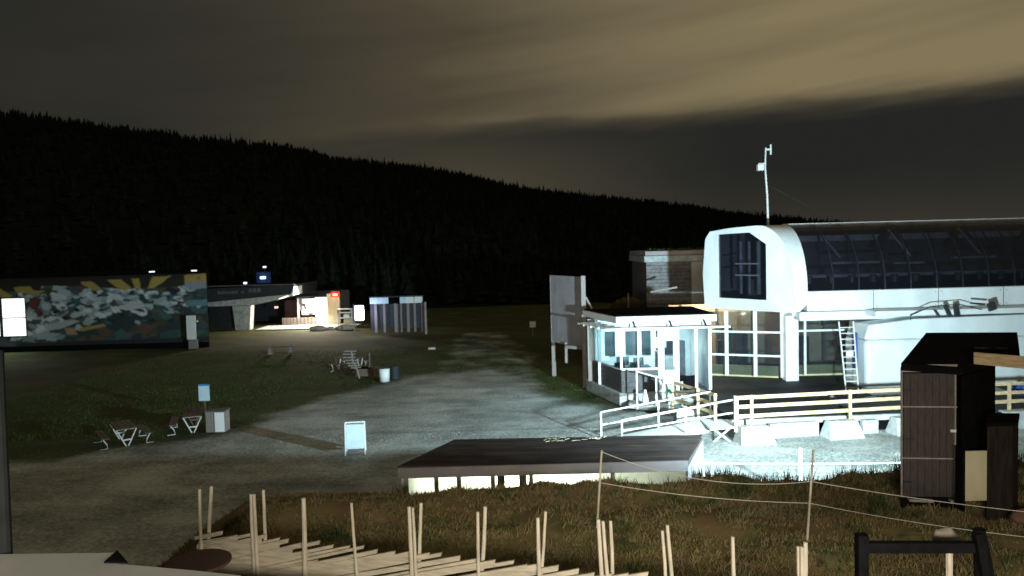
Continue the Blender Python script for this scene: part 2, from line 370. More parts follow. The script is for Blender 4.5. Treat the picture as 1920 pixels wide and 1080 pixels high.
# hillside
RID = [(-520, 330, 100), (-400, 340, 88), (-226.9, 350, 68), (-190, 350, 62.5), (-148.7, 350, 56), (-115, 400, 57), (-96.5, 450, 55), (-68, 450, 52), (-42, 450, 47.5), (-16.8, 450, 41), (12, 450, 34.5), (44.7, 450, 30.5), (85, 480, 28), (112, 490, 25), (138.7, 500, 20.5), (175, 500, 16), (221, 500, 10.5), (331, 500, 5), (480, 480, 3)]
RID = [(a, b, c + 3.2) for a, b, c in RID]
def ridge(t):
    i = min(int(t), len(RID) - 2); f = t - i; a, b = RID[i], RID[i + 1]; return [a[k] * (1 - f) + b[k] * f for k in range(3)]
NT = len(RID) - 1
def hill_pt(t, s):   # s=0 foot, 1 ridge, >1 behind
    X, Y, Z = ridge(t); y0 = 90.; k = y0 / Y
    x0, yy0 = X * k * 1.05, y0
    x = x0 + (X - x0) * s; y = yy0 + (Y - yy0) * s
    z = (Z * (s ** 1.15) if s <= 1 else Z * (1 - (s - 1) * 1.2)) + mn.noise(Vector((x * .02, y * .02, 0))) * 3 * min(1, s) * max(0, 1 - s)
    return (x, y, z - .5)
v = []; f = []; nu, nv = NT * 6 + 1, 22
for j in range(nv):
    for i in range(nu): v.append(hill_pt(i / 6, j / (nv - 1) * 1.5))
f = [(j * nu + i, j * nu + i + 1, (j + 1) * nu + i + 1, (j + 1) * nu + i) for j in range(nv - 1) for i in range(nu - 1)]
me = bpy.data.meshes.new('hillside'); me.from_pydata(v, [], f); me.materials.append(M_hill); me.polygons.foreach_set('use_smooth', [True] * len(f))
o = bpy.data.objects.new('hillside', me); COL.objects.link(o); tag(o, 'black wooded hillside falling to the right', kind='structure')
# forest
fv = []; ff = []
def conifer(x, y, z, h, r):
    n = 7; k0 = rnd.random() * 6; tiers = 5
    lean = (rnd.uniform(-.03, .03) * h, rnd.uniform(-.03, .03) * h)
    for t in range(tiers):
        zb = z + h * (.08 + .175 * t); zt = z + h * (.42 + .15 * t) if t < tiers - 1 else z + h; rr = r * (1 - t / tiers) ** .85 * rnd.uniform(.8, 1.15)
        k = len(fv)
        for a in range(n):
            an = k0 + t + 2 * math.pi * a / n; q = rr * rnd.uniform(.65, 1.15)
            fv.append((x + math.cos(an) * q, y + math.sin(an) * q, zb - rnd.random() * .03 * h))
        fv.append((x + lean[0] * t / tiers, y, zt))
        for a in range(n): ff.append((k + a, k + (a + 1) % n, k + n))
for i in range(10500):
    t = rnd.random() * NT; s = (1.06 * math.sqrt(rnd.uniform(.0, 1.)) if i > 5600 else rnd.uniform(.02, .12)) if i > 4600 else rnd.uniform(.93, 1.03)
    if 1.5 > t: continue
    p = hill_pt(t, s); h = rnd.uniform(2.2, 5.4) + 2.0 * max(0, mn.noise(Vector((p[0] * .03, p[1] * .03, 1)))) + (1.6 if rnd.random() < .06 else 0); conifer(p[0], p[1], p[2], h, rnd.uniform(.8, 1.7))
me = bpy.data.meshes.new('hillside_forest'); me.from_pydata(fv, [], ff); me.materials.append(M_conifer)
o = bpy.data.objects.new('hillside_forest', me); COL.objects.link(o); tag(o, 'dense black conifer forest covering the hillside to the ridge', 'forest', kind='stuff')

# grass and weeds: single-triangle blades, thick clumps
def blades(name, pts, hmin, hmax, w, m, label, cat, lean=.5):
    rs = np.random.RandomState(3); P = np.array(pts, dtype=np.float32); n = len(P)
    an = rs.rand(n) * 2 * np.pi; h = (hmin + (hmax - hmin) * rs.rand(n) ** 2.2).astype(np.float32)
    dx = np.cos(an) * w * .5; dy = np.sin(an) * w * .5; lx = (rs.rand(n) - .5) * 2 * lean * h; ly = (rs.rand(n) - .5) * 2 * lean * h
    V = np.zeros((n, 3, 3), np.float32)
    V[:, 0] = P + np.stack([-dx, -dy, -0.03 + 0 * h], 1); V[:, 1] = P + np.stack([dx, dy, -0.03 + 0 * h], 1); V[:, 2] = P + np.stack([lx, ly, h], 1)
    me = bpy.data.meshes.new(name); me.vertices.add(3 * n); me.vertices.foreach_set('co', V.ravel())
    me.loops.add(3 * n); me.loops.foreach_set('vertex_index', np.arange(3 * n, dtype=np.int32))
    me.polygons.add(n); me.polygons.foreach_set('loop_start', np.arange(0, 3 * n, 3, dtype=np.int32)); me.polygons.foreach_set('loop_total', np.full(n, 3, np.int32))
    me.update(calc_edges=True); me.materials.append(m); o = bpy.data.objects.new(name, me); COL.objects.link(o)
    return tag(o, label, cat, kind='stuff')
pts = []
while len(pts) < 300000:
    x = rnd.uniform(-9.5, 15); y = rnd.uniform(7, 19.2)
    if abs(x) > y * .72 + 1: continue
    h = bankh(x, y)
    if h < .05: continue
    d = mn.noise(Vector((x * 1.1, y * 1.1, 7))) + .35 * mn.noise(Vector((x * 3.3, y * 3.3, 2)))
    if rnd.random() > .45 + 1.5 * d: continue
    pts.append((x, y, h))
blades('bank_weeds', pts, .012, .075, .032, M_weed, 'brown and green weeds covering the bank behind the pole fence', 'weeds', 1.3)
pts = []
while len(pts) < 15000:
    x = rnd.uniform(-3, 14); y = rnd.uniform(15.4, 17.0); c = mn.noise(Vector((x * 2.2, 0, 4)))
    if x < 3.6 and rnd.random() < .93: continue
    if rnd.random() < .35 + c * 1.6: pts.append((x, y, bankh(x, y)))
blades('tall_crest_grass', pts, .08, .42, .026, blade_mat('dark_crest_weed', [(.02, .025, .012), (.05, .05, .025), (.09, .07, .04)]), 'taller dry grass tufts along the crest of the bank', 'grass', .35)
pts = []
while len(pts) < 42000:
    cx = rnd.uniform(-9, 14); cy = rnd.uniform(9, 17.5)
    if bankh(cx, cy) < .5: continue
    for k in range(60):
        x = cx + rnd.gauss(0, .10); y = cy + rnd.gauss(0, .10); pts.append((x, y, bankh(x, y)))
blades('weed_clumps', pts, .03, .15, .030, M_weed, 'taller weed clumps dotted over the bank', 'weeds', .8)
pts = []
def inside(x, y, poly):
    c = False; j = len(poly) - 1
    for i in range(len(poly)):
        if (poly[i][1] > y) != (poly[j][1] > y) and x < (poly[j][0] - poly[i][0]) * (y - poly[i][1]) / (poly[j][1] - poly[i][1]) + poly[i][0]: c = not c
        j = i
    return c
while len(pts) < 60000:
    x = rnd.uniform(-26, 5); y = 27 + 30 * rnd.random() ** 1.6
    if inside(x, y, yard): continue
    pts.append((x, y, height(x, y)))
blades('lawn_grass', pts, .03, .13, .03, M_grass, 'short dark green grass beside the gravel yard', 'grass', .5)
pts = []
for i in range(22000):
    t = rnd.random(); x = rnd.uniform(8, 19); y = rnd.uniform(21, 27)
    if mn.noise(Vector((x * .55, y * .8, 1))) > .10: pts.append((x, y, .02))
blades('yard_moss_grass', pts, .01, .06, .03, M_grass, 'thin green grass patches on the pale gravel by the concrete blocks', 'grass', .5)
# pebbles on the near gravel
mb = MB()
for i in range(7000):
    x = rnd.uniform(-9, 19); y = rnd.uniform(19.5, 30)
    if bankh(x, y) > .02: continue
    r = rnd.uniform(.014, .05); a = rnd.random() * 6
    mb.add([(x + r * math.cos(a + k * 2.1) * rnd.uniform(.7, 1.2), y + r * math.sin(a + k * 2.1), .018) for k in range(3)] + [(x, y, .02 + r * .8)], [(0, 1, 3), (1, 2, 3), (2, 0, 3)])
tag(mb.build('loose_stones', M_gravel), 'small loose stones scattered over the gravel yard', 'stones', kind='stuff')

# ------------------------------------------------------------------ lift station (terminal)
T = thing('lift_station', (16, 36, 0), 'white rounded chairlift terminal with dark tinted side glass', 'lift station')
XR = 31.0
def sec(n=12, x=0., e=0.):   # side profile of the shell: (y, z) from the bottom sill up
    out = []
    for i in range(n + 1):
        a = i / n * math.pi / 2
        out.append((x, 37.95 - (2.95) * math.cos(a) ** .9 + e, 4.87 + 3.05 * math.sin(a)))
    return out
# tinted glazing, split in bays
bw = 1.18; nb = int((XR - 13.38) / bw)
glz = []
for i in range(nb):
    x0 = 13.42 + i * bw; x1 = x0 + bw - .03
    a = [(x0, p[1], p[2]) for p in sec(10)]; b = [(x1, p[1], p[2]) for p in sec(10)]
    mb = MB(); mb.strip(a, b); mb.build('tinted_pane', M_gpanel, T, smooth=True)
    mb = MB(); mb.tube([(x0 - .015, p[1] + .06, p[2] - .03) for p in sec(8)], .045, 6); mb.build('glazing_rib', M_darkint, T)
# lower white band
mb = MB(); mb.hexa([(13.36, 34.95, 3.95), (XR, 34.95, 3.95), (XR, 35.5, 3.95), (13.36, 35.5, 3.95), (13.36, 34.97, 4.86), (XR, 34.97, 4.86), (XR, 35.5, 4.86), (13.36, 35.5, 4.86)])
mb.build('side_band', M_shell, T, bevel=.05)
MB().box(13.0, XR, 34.9, 35.5, 3.52, 3.93).build('lower_beam', M_white, T, bevel=.07)
MB().box(12.9, XR, 35.51, 41.0, 3.70, 3.93).build('soffit', M_white, T)
MB().box(13.3, XR, 37.86, 38.02, 7.9, 8.0).build('roof_edge_trim', M_white, T, bevel=.02)
MB().box(13.3, XR, 38.03, 41.5, 7.80, 7.92).build('roof', M_greyboard, T)
MB().box(11.0, XR, 41.2, 41.4, 3.9, 7.75).build('back_wall', M_darkint, T)
# white end hoop: side surface between end face and glazing
def endpt(t, z): return (12.8 - 3.1 * t, 35 + 3.9 * t, z)
n = 12; outer = []; inner = []
for i in range(n + 1):
    a = i / n * math.pi / 2; s_ = math.sin(a); c_ = math.cos(a) ** .9
    outer.append((13.38, 37.95 - 3.0 * c_, 4.87 + 3.08 * s_))
    t = .39 * (1 - c_) ; inner.append(endpt(t, 4.87 + 3.06 * s_))
outer = [(13.0, 34.93, 3.94), (13.37, 34.94, 4.3)] + outer; inner = [endpt(0, 3.94), endpt(-.01, 4.3)] + inner
mb = MB(); mb.strip(inner, outer)
# roof of the end
top_i = inner[-1]; mb.add([inner[-1], outer[-1], (13.38, 41.4, 7.9), endpt(.93, 7.6), endpt(1.0, 7.35)], [(0, 1, 2, 3), ])
mb.build('end_hoop', M_shell, T, smooth=True)
# end face with the opening (ring of quads round the dark opening)
def E(px, z): # helper: t along the end face
    return endpt(px, z)
oL, oR, zB, zT = .84, .29, 4.45, 7.62
outl = [E(0, 3.94), E(-.005, 4.87)] + inner[3:-1] + [inner[-1], E(.70, 7.86), E(.93, 7.72), E(.985, 7.35), E(1.02, 5.6), E(1.0, 3.94)]
hole = [E(oR, zB - .03), E(oR, 7.05), E(.47, zT), E(oL, zT - .05), E(oL, zB)]
import bmesh
def ring_face(outl, hole, thick, name, m, parent):
    from mathutils.geometry import tessellate_polygon
    d = Vector((-3.1, 3.9, 0)).normalized()
    to2 = lambda p: Vector(((Vector(p) - Vector(outl[0])).dot(d), p[2], 0))
    tr = tessellate_polygon([[to2(p) for p in outl], [to2(p) for p in hole]])
    P = [Vector(p) for p in outl + hole]; nn = Vector((3.9, 3.1, 0)).normalized() * thick; k = len(P)
    mb = MB(); mb.add(P, tr); mb.add([p + nn for p in P], [t[::-1] for t in tr])
    mb2 = []
    for a, b in ((0, len(outl)), (len(outl), k)):
        for i in range(a, b):
            j = a + (i - a + 1) % (b - a); mb2.append((i, j, j + k, i + k))
    base = mb.v; mb.f += mb2
    return mb.build(name, m, parent)
ring_face(outl, hole, .22, 'end_face', M_shell, T)
# opening glass and what shows in it
pn = Vector((3.9, 3.1, 0)).normalized()
mb = MB(); mb.add([Vector(p) + pn * .12 for p in hole], [tuple(range(5))]); mb.build('end_pane', M_gpanel, T)
for (a, b, z) in ((.42, .68, 6.12), (.42, .68, 5.56)):
    mb = MB(); mb.bar(Vector(E(a, z)) + pn * .35, Vector(E(b, z)) + pn * .35, .05, .06); mb.build('inner_rail', M_galvl, T)
for a, w in ((.40, .12), (.52, .16), (.62, .10), (.72, .12)):
    mb = MB(); p = Vector(E(a, 0)) + pn * 1.0; mb.box(p.x, p.x + w, p.y, p.y + .2, 4.6, 7.2); mb.build('inner_column', M_midint, T)
mb = MB(); p = Vector(E(.6, 0)) + pn * 1.6; mb.box(p.x - .4, p.x + 1.2, p.y + .1, p.y + .5, 4.4, 5.3); mb.build('drive_housing', M_darkint, T)
# left back flank and return walls of the end
mb = MB(); a = E(1.0, 0); mb.strip([(a[0], a[1], 3.94), (E(1.02, 0)[0], E(1.02, 0)[1], 5.6), (E(.985, 0)[0], E(.985, 0)[1], 7.35), (E(.93, 0)[0], E(.93, 0)[1], 7.72)], [(11.0, 41.3, 3.94), (11.0, 41.3, 5.6), (11.1, 41.3, 7.35), (11.2, 41.3, 7.72)])
mb.build('rear_flank', M_shell, T)
MB().prism([E(0.02, 3.90), E(.99, 3.90), (11.0, 41.2, 3.90), (12.88, 41.2, 3.90)], (0, 0, .05)).build('end_soffit', M_white, T)
# machinery inside the tinted glazing
for x0, x1, y, z0, z1, m_ in ((15.3, 17.8, 37.0, 6.0, 6.1, M_midint), (18.6, 20.1, 37.6, 5.9, 6.0, M_midint), (13.9, 27, 37.2, 5.35, 5.5, M_midint), (21.5, 23.6, 37.6, 6.1, 6.2, M_midint), (13.9, 30, 39.5, 7.1, 7.4, M_midint)):
    mb = MB(); mb.box(x0, x1, y, y + .25, z0, z1); mb.build('conveyor_beam', m_, T)
for i in range(14):
    x = 14.2 + i * 1.02; mb = MB(); mb.tube([(x, 36.9, 5.1), (x, 36.9, 5.42)], .16, 12); mb.build('tyre_wheel', M_darkint, T)
for i in range(9):
    x = 16 + i * 1.7; mb = MB(); mb.bar((x, 37.6, 6.3), (x + (.9 if i % 2 else -.9), 38.0, 7.6), .28, .1); mb.build('brace_plate', M_darkint, T)
for i in range(1, 6):
    x = 13.4 + i * 2.95
    MB().box(x, x + .022, 34.944, 34.953, 3.98, 4.84).build('panel_joint', M_dsteel, T)
    for z in (4.1, 4.7):
        for dx in (-.12, .14): MB().tube([(x + dx, 34.955, z), (x + dx, 34.935, z)], .018, 6).build('bolt', M_dsteel, T)
for x in (18.0, 20.6, 23.2): MB().box(x, x + .02, 33.592, 33.6, .6, 2.7).build('panel_joint', M_dsteel, T)
# supports
MB().box(12.72, 13.32, 35.9, 36.5, .6, 3.69).build('support_column', M_white, T, bevel=.04)
mb = MB(); mb.hexa([(15.42, 33.6, .45), (24.5, 33.6, .45), (24.5, 35.8, .45), (15.42, 35.8, .45), (15.38, 33.6, 2.75), (24.5, 33.6, 2.75), (24.5, 35.8, 2.75), (15.38, 35.8, 2.75)])
mb.build('pylon', M_shell, T, bevel=.18)
mb = MB(); mb.prism([(15.4, 33.75, 2.75), (24.5, 33.75, 2.75), (24.5, 33.75, 3.72), (17.6, 33.75, 3.62), (16.4, 33.75, 3.48), (15.6, 33.75, 3.40)], (0, 1.9, 0)); mb.build('pylon_head', M_shell, T, bevel=.06)
MB().box(15.9, 24.5, 33.74, 34.86, 3.74, 4.0).build('beam_fairing', M_white, T, bevel=.05)
MB().tube([(17.3, 33.5, 3.58), (17.3, 33.5, 3.8), (18.1, 33.35, 4.18), (19.3, 33.3, 4.25), (20.3, 33.35, 3.98)], .022, 8).build('bent_tube', M_dsteel, T, smooth=True)
for a, b, w in (((18.75, 33.4, 4.2), (18.95, 33.4, 3.72), .14), ((19.2, 33.4, 4.2), (19.28, 33.4, 3.72), .2), ((18.3, 33.4, 4.0), (18.5, 33.4, 3.7), .06), ((20.65, 33.3, 4.28), (20.75, 33.3, 3.95), .32), ((19.8, 33.3, 4.28), (20.4, 33.3, 4.22), .08)):
    mb = MB(); mb.bar(a, b, w, .12, up=(0, 1, 0)); mb.build('bracket', M_dsteel, T)
# blue covered strip beside pylon
MB().box(15.18, 15.36, 34.3, 34.5, 1.4, 3.0).build('blue_post_pad', mat('blue_padding', (.03, .06, .22), .6), T, bevel=.03)
# glass hall under the shell
def gwall(a, b, zs, xsn, frame_t=.07, name='hall_pane'):
    a = Vector(a); b = Vector(b); d = b - a
    for i in range(len(xsn) - 1):
        for j in range(len(zs) - 1):
            p = a + d * xsn[i]; q = a + d * xsn[i + 1]
            mb = MB(); mb.wall((p.x, p.y), (q.x, q.y), zs[j] + .03, zs[j + 1] - .03, .015); mb.build(name, M_ghall, T)
    for t in xsn:
        p = a + d * t; mb = MB(); mb.box(p.x - frame_t, p.x + frame_t, p.y - .09, p.y + .03, zs[0], zs[-1]); mb.build('mullion', M_white, T)
    for z in zs[1:-1]:
        mb = MB(); mb.wall((a.x, a.y - .06), (b.x, b.y - .06), z - .045, z + .045, .08); mb.build('transom', M_white, T)
gwall((9.3, 37.9), (12.7, 36.4), (.72, 1.72, 2.85, 3.85), (0, .31, .67, 1.0), .08)
gwall((13.36, 36.9), (16.4, 36.9), (.72, 2.85, 3.7), (0, .2, .92), .045)
MB().wall((9.3, 38.3), (12.7, 36.9), .6, 1.15, .12).build('padded_kickboard', M_yellow, T)
MB().wall((13.4, 37.3), (16.4, 37.3), .6, 1.12, .12).build('padded_kickboard', M_yellow, T)
MB().box(8.4, 20, 41.5, 41.6, .0, 3.88).build('hall_back_wall', M_beige, T)
for i in range(6):
    x = 9 + i * 1.9; mb = MB(); mb.box(x, x + .1, 41.38, 41.5, 0, 3.88); mb.build('wall_stud', M_oldwood, T)
MB().box(9.45, 9.95, 39.5, 39.7, 3.58, 3.66).build('ceiling_lamp', M_lampw, T)
for x, y, h in ((10.4, 39.2, 1.6), (11.6, 40.0, 1.9), (14.4, 39.0, 1.7), (10.9, 40.4, 2.2)):
    mb = MB(); mb.box(x, x + .6, y, y + .4, .6, .6 + h); mb.build('control_box', M_darkint, T, bevel=.03)
MB().box(8.9, 9.2, 40.6, 41.3, .6, 3.4).build('white_end_wall', M_white, T)
# loading deck
D = thing('loading_deck', (14, 32, 0), 'black matted loading deck below the lift terminal', 'deck')
MB().box(8.05, 22.5, 28.5, 41.3, .40, .60).build('deck_mat', M_rubber, D)
MB().box(8.2, 22.4, 28.62, 28.8, .0, .40).build('deck_skirt', M_black, D)
MB().prism([(12.9, 30.0, .61), (16.0, 32.1, .61), (15.9, 32.5, .61), (12.6, 30.4, .61)], (0, 0, .05)).build('deck_strip', M_dsteel, D)
MB().box(15.0, 20.5, 31.6, 33.2, .603, .72).build('pylon_plinth', M_conc, D, bevel=.03)
# ladder
Ld = thing('ladder', (14.6, 33.2, .6), 'grey metal ladder leaning up to the white terminal pylon', 'ladder')
la, lb, lc, ldd = Vector((14.1, 32.6, .6)), Vector((14.62, 32.6, .6)), Vector((14.55, 34.4, 3.5)), Vector((15.2, 34.4, 3.5))
MB().bar(la, lc, .05, .09).build('rail', M_galvl, Ld); MB().bar(lb, ldd, .05, .09).build('rail', M_galvl, Ld)
for i in range(1, 12):
    t = i / 12; mb = MB(); mb.tube([la.lerp(lc, t), lb.lerp(ldd, t)], .022, 6); mb.build('rung', M_galvl, Ld)
mb = MB(); mb.box(14.5, 14.8, 33.5, 33.54, 2.1, 2.28); mb.build('warning_plate', M_poster, Ld)

# ------------------------------------------------------------------ mast on the station roof
A = thing('weather_mast', (12.93, 39.0, 7.9), 'thin pale mast with a white camera box on the terminal roof', 'mast')
MB().tube([(12.97, 39, 7.85), (12.93, 39, 9.5), (12.84, 39, 10.9), (12.88, 39, 11.85)], [.055, .05, .04, .035], 8).build('pole', M_galvl, A)
MB().box(12.44, 12.74, 38.85, 39.15, 10.72, 11.03).build('camera_box', M_poster, A, bevel=.03)
MB().box(12.5, 12.86, 38.97, 39.03, 11.04, 11.09).build('mast_arm', M_galvl, A)
MB().box(12.86, 13.12, 38.97, 39.03, 11.72, 11.80).build('sensor_arm', M_galvl, A)
MB().tube([(13.13, 39, 11.5), (13.13, 39, 12.0)], .045, 8).build('wind_sensor', M_galvl, A)
MB().tube([(12.96, 39, 10.0), (14.9, 39.05, 8.95), (16.6, 39.1, 8.0)], .012, 5).build('guy_wire', M_dsteel, A)

# ------------------------------------------------------------------ control cabin
C = thing('control_cabin', (6.6, 36, 0), 'lit glass lift operator cabin with white flat roof and slate base', 'cabin')
FL = (4.8, 34.3); FR = (8.8, 34.35); BL = (3.82, 37.7); BR = (8.6, 38.0)
MB().prism([(4.66, 34.1, .02), (9.0, 34.15, .02), (8.9, 38.2, .02), (3.55, 38.0, .02)], (0, 0, .56)).build('foundation', M_conc, C, bevel=.03)
MB().prism([(4.82, 34.4, .585), (8.75, 34.4, .585), (8.6, 37.9, .585), (3.9, 37.7, .585)], (0, 0, .03)).build('floor', M_darkint, C)
def lerp2(a, b, t): return (a[0] + (b[0] - a[0]) * t, a[1] + (b[1] - a[1]) * t)
# slate courses
for c in range(9):
    z0 = .60 + c * .112
    e = .012 * (c % 2)
    MB().wall((BL[0] - .02 - e, BL[1]), (FL[0] - .02 - e, FL[1] - .03), z0, z0 + .098, .10).build('cladding_board', M_dclad, C)
    MB().wall((FL[0], FL[1] - .03 - e), (6.42, FL[1] - .03 - e), z0, z0 + .098, .10).build('cladding_board', M_dclad, C)
MB().wall((BL[0] + .04, BL[1]), (FL[0] + .06, FL[1] + .06), .60, 1.60, .06).build('side_lining', M_black, C)
# corner posts
for p, w in ((lerp2(BL, FL, .02), .22), (lerp2(BL, FL, .30), .10)):
    MB().box(p[0] - w, p[0] + w * .6, p[1] - .12, p[1] + .12, .585, 3.62).build('corner_post', M_greypost if w > .2 else M_white, C)
MB().box(4.74, 4.84, 34.24, 34.34, 1.64, 3.62).build('corner_post', M_white, C)
MB().wall((BL[0], BL[1] - .8), (FL[0] - .02, FL[1] + .12), 1.66, 3.58, .015).build('side_pane', M_gcab, C)
MB().box(4.86, 6.32, 34.28, 34.295, 1.68, 3.5).build('front_pane', M_gcab, C)
MB().box(4.80, 6.42, 34.22, 34.32, 1.60, 1.675).build('window_sill', M_white, C)
MB().box(5.52, 5.57, 34.22, 34.27, 1.676, 3.5).build('window_bar', M_white, C)
MB().box(4.76, 8.8, 34.22, 34.36, 3.50, 3.66).build('lintel', M_white, C)
# door
MB().box(6.43, 6.62, 34.2, 34.32, .62, 3.49).build('door_jamb', M_white, C)
MB().box(7.18, 7.36, 34.2, 34.32, .62, 3.49).build('door_jamb', M_white, C)
MB().box(6.63, 7.17, 34.23, 34.3, 2.96, 3.49).build('door_header', M_white, C)
dr = MB().box(6.63, 7.17, 34.23, 34.3, .62, 1.55).box(6.63, 6.70, 34.23, 34.3, 1.55, 2.95).box(7.11, 7.17, 34.23, 34.3, 1.55, 2.95).box(6.70, 7.11, 34.23, 34.3, 2.88, 2.95).build('door', M_white, C)
MB().box(6.70, 7.11, 34.25, 34.27, 1.56, 2.875).build('pane', M_ghall, dr)
MB().box(7.12, 7.15, 34.19, 34.225, 1.5, 1.75).build('handle', M_dsteel, dr)
MB().box(7.37, 8.05, 34.26, 34.28, 1.3, 3.49).build('side_light_pane', M_ghall, C)
MB().box(8.06, 8.18, 34.2, 34.32, .62, 3.49).build('pillar', M_white, C)
MB().box(8.19, 8.66, 34.26, 34.28, .7, 3.49).build('side_light_pane', M_ghall, C)
MB().box(8.67, 8.8, 34.2, 34.34, .62, 3.49).build('pillar', M_white, C)
MB().box(7.37, 8.05, 34.22, 34.3, .62, 1.29).build('low_panel', M_black, C)
# back and right interior walls
MB().box(3.9, 8.7, 37.85, 37.95, .62, 3.6).build('back_wall', M_white, C)
MB().box(8.7, 8.8, 34.5, 37.84, .62, 3.6).build('right_wall', M_white, C)
for x0, x1 in ((4.5, 5.0), (5.5, 6.1), (6.3, 6.75), (7.0, 7.9)):
    MB().box(x0, x1, 37.80, 37.84, 1.75, 2.95).build('rear_window', M_darkint, C)
MB().box(6.95, 7.5, 37.74, 37.79, 2.1, 2.6).build('notice_board', M_poster, C)
MB().box(4.6, 6.5, 36.4, 37.2, 1.30, 1.38).build('desk', M_darkint, C)
MB().box(4.9, 5.5, 36.7, 36.78, 1.45, 1.85).build('monitor', M_darkint, C); MB().box(5.7, 6.2, 36.7, 36.78, 1.45, 1.8).build('monitor', M_darkint, C)
MB().box(6.6, 7.0, 35.6, 36.0, .62, 2.2).build('control_cabinet', M_darkint, C, bevel=.02)
MB().box(7.5, 7.9, 35.4, 35.9, .62, 2.7).build('locker', M_midint, C, bevel=.02)
for x in (4.9, 5.6):
    mb = MB(); mb.tube([(x, 35.8, .62), (x, 35.8, 1.05)], .04, 6); mb.box(x - .25, x + .25, 35.6, 36.05, 1.05, 1.13); mb.box(x - .25, x + .25, 35.55, 35.62, 1.14, 1.75); mb.build('office_chair', M_black, C)
MB().box(5.6, 7.6, 35.9, 36.1, 3.50, 3.56).build('strip_lamp', M_lamp, C)
# roof
MB().prism([(4.55, 33.95, 3.72), (9.0, 34.0, 3.72), (8.9, 38.3, 3.72), (3.45, 38.1, 3.72)], (0, 0, .30)).build('roof_fascia', M_white, C, bevel=.02)
MB().prism([(4.62, 34.02, 4.025), (8.92, 34.07, 4.025), (8.82, 38.2, 4.025), (3.55, 38.0, 4.025)], (0, 0, .05)).build('roof_felt', M_black, C)
MB().prism([(4.8, 34.3, 3.665), (8.8, 34.35, 3.665), (8.6, 38.0, 3.665), (3.8, 37.8, 3.665)], (0, 0, .05)).build('ceiling', M_white, C)
for i, (y, x) in enumerate(((33.45, 4.35), (34.1, 4.1), (34.8, 3.85), (35.6, 3.6), (36.4, 3.4))):
    MB().box(x - .35, x + (.75 if i else 5.1), y, y + .1, 3.48, 3.56).build('sunshade_slat', M_white, C)
for x in (5.3, 6.9, 8.4):
    MB().bar((x, 33.5, 3.58), (x, 33.96, 3.80), .08, .06).build('shade_bracket', M_dsteel, C)
# entrance steps / bench in front
MB().prism([(4.9, 33.2, .10), (6.9, 31.9, .10), (7.3, 32.4, .10), (5.1, 34.05, .10)], (0, 0, .22)).build('entrance_slab', M_conc, C, bevel=.03)

# white gate posts, sign and bits in front of the cabin
G = thing('cabin_front_railing', (6, 33, 0), 'slim white pipe railing standing in front of the slate cabin base', 'railing')
for p, h in (((5.25, 32.95), 1.85), ((6.02, 32.6), 1.6), ((6.9, 31.6), 1.5)):
    MB().tube([(p[0], p[1], .1), (p[0], p[1], h)], .04, 6).build('post', M_galvl, G)
MB().tube([(5.25, 32.95, 1.75), (6.02, 32.6, 1.55), (6.9, 31.6, 1.45)], .03, 6).build('top_rail', M_galvl, G)
B = thing('notice_sign', (6.5, 32.1, 0), 'white notice board with pale green panel beside the diagonal fence', 'sign')
MB().box(6.15, 6.75, 31.98, 32.02, .75, 1.35).build('board', M_poster, B); MB().box(6.35, 6.68, 31.965, 31.978, .9, 1.25).build('green_panel', mat('pale_green_print', (.22, .50, .38), .6), B)
MB().box(6.42, 6.48, 32.03, 32.08, .0, 1.3).build('post', M_galvl, B)
B = thing('traffic_cone', (5.6, 32.7, .1), 'pale cone standing before the slate wall of the cabin', 'cone')
MB().tube([(5.6, 32.9, .36), (5.6, 32.9, .95)], [.16, .05], 10).build('cone_body', M_poster, B, smooth=True); MB().box(5.4, 5.8, 32.7, 33.1, .322, .36).build('cone_base', M_dsteel, B)

# ------------------------------------------------------------------ timber fences round the deck
def rail_fence(label, p0, p1, zb, posts, group='pale timber rail fences round the loading deck', hgt=1.05, zr=(.95, .62, .28), pw=.1):
    r = thing('rail_fence', (p0[0], p0[1], zb), label, 'fence', group)
    d = Vector((p1[0] - p0[0], p1[1] - p0[1], 0)); n = d.normalized(); nn = Vector((n.y, -n.x, 0)) * .07
    for t in posts:
        p = Vector((p0[0], p0[1], 0)) + d * t + nn
        MB().box(p.x - pw / 2, p.x + pw / 2, p.y - .04, p.y + .04, zb - .25, zb + hgt).build('post', M_pine, r)
    cuts = [0, .5, 1] if d.length > 5 else [0, 1]
    for z in zr:
        for k in range(len(cuts) - 1):
            a = Vector((p0[0], p0[1], zb + z + rnd.uniform(-.012, .012))) + d * cuts[k]; b = Vector((p0[0], p0[1], zb + z + rnd.uniform(-.012, .012))) + d * (cuts[k + 1] - .002)
            MB().bar(a, b, .035, .13).build('rail', M_pine, r)
    return r
rail_fence('long pale timber rail fence standing on the white concrete blocks', (7.85, 27.4), (14.9, 28.3), .66, (.0, .085, .615, .985))
rail_fence('pale timber rail fence to the right of the brown cabinet', (15.2, 28.35), (22.5, 29.2), .66, (.02, .45, .9))
rail_fence('short diagonal timber fence between cabin and metal ramp', (6.5, 31.3), (7.45, 28.3), .58, (0, .62, 1.0))

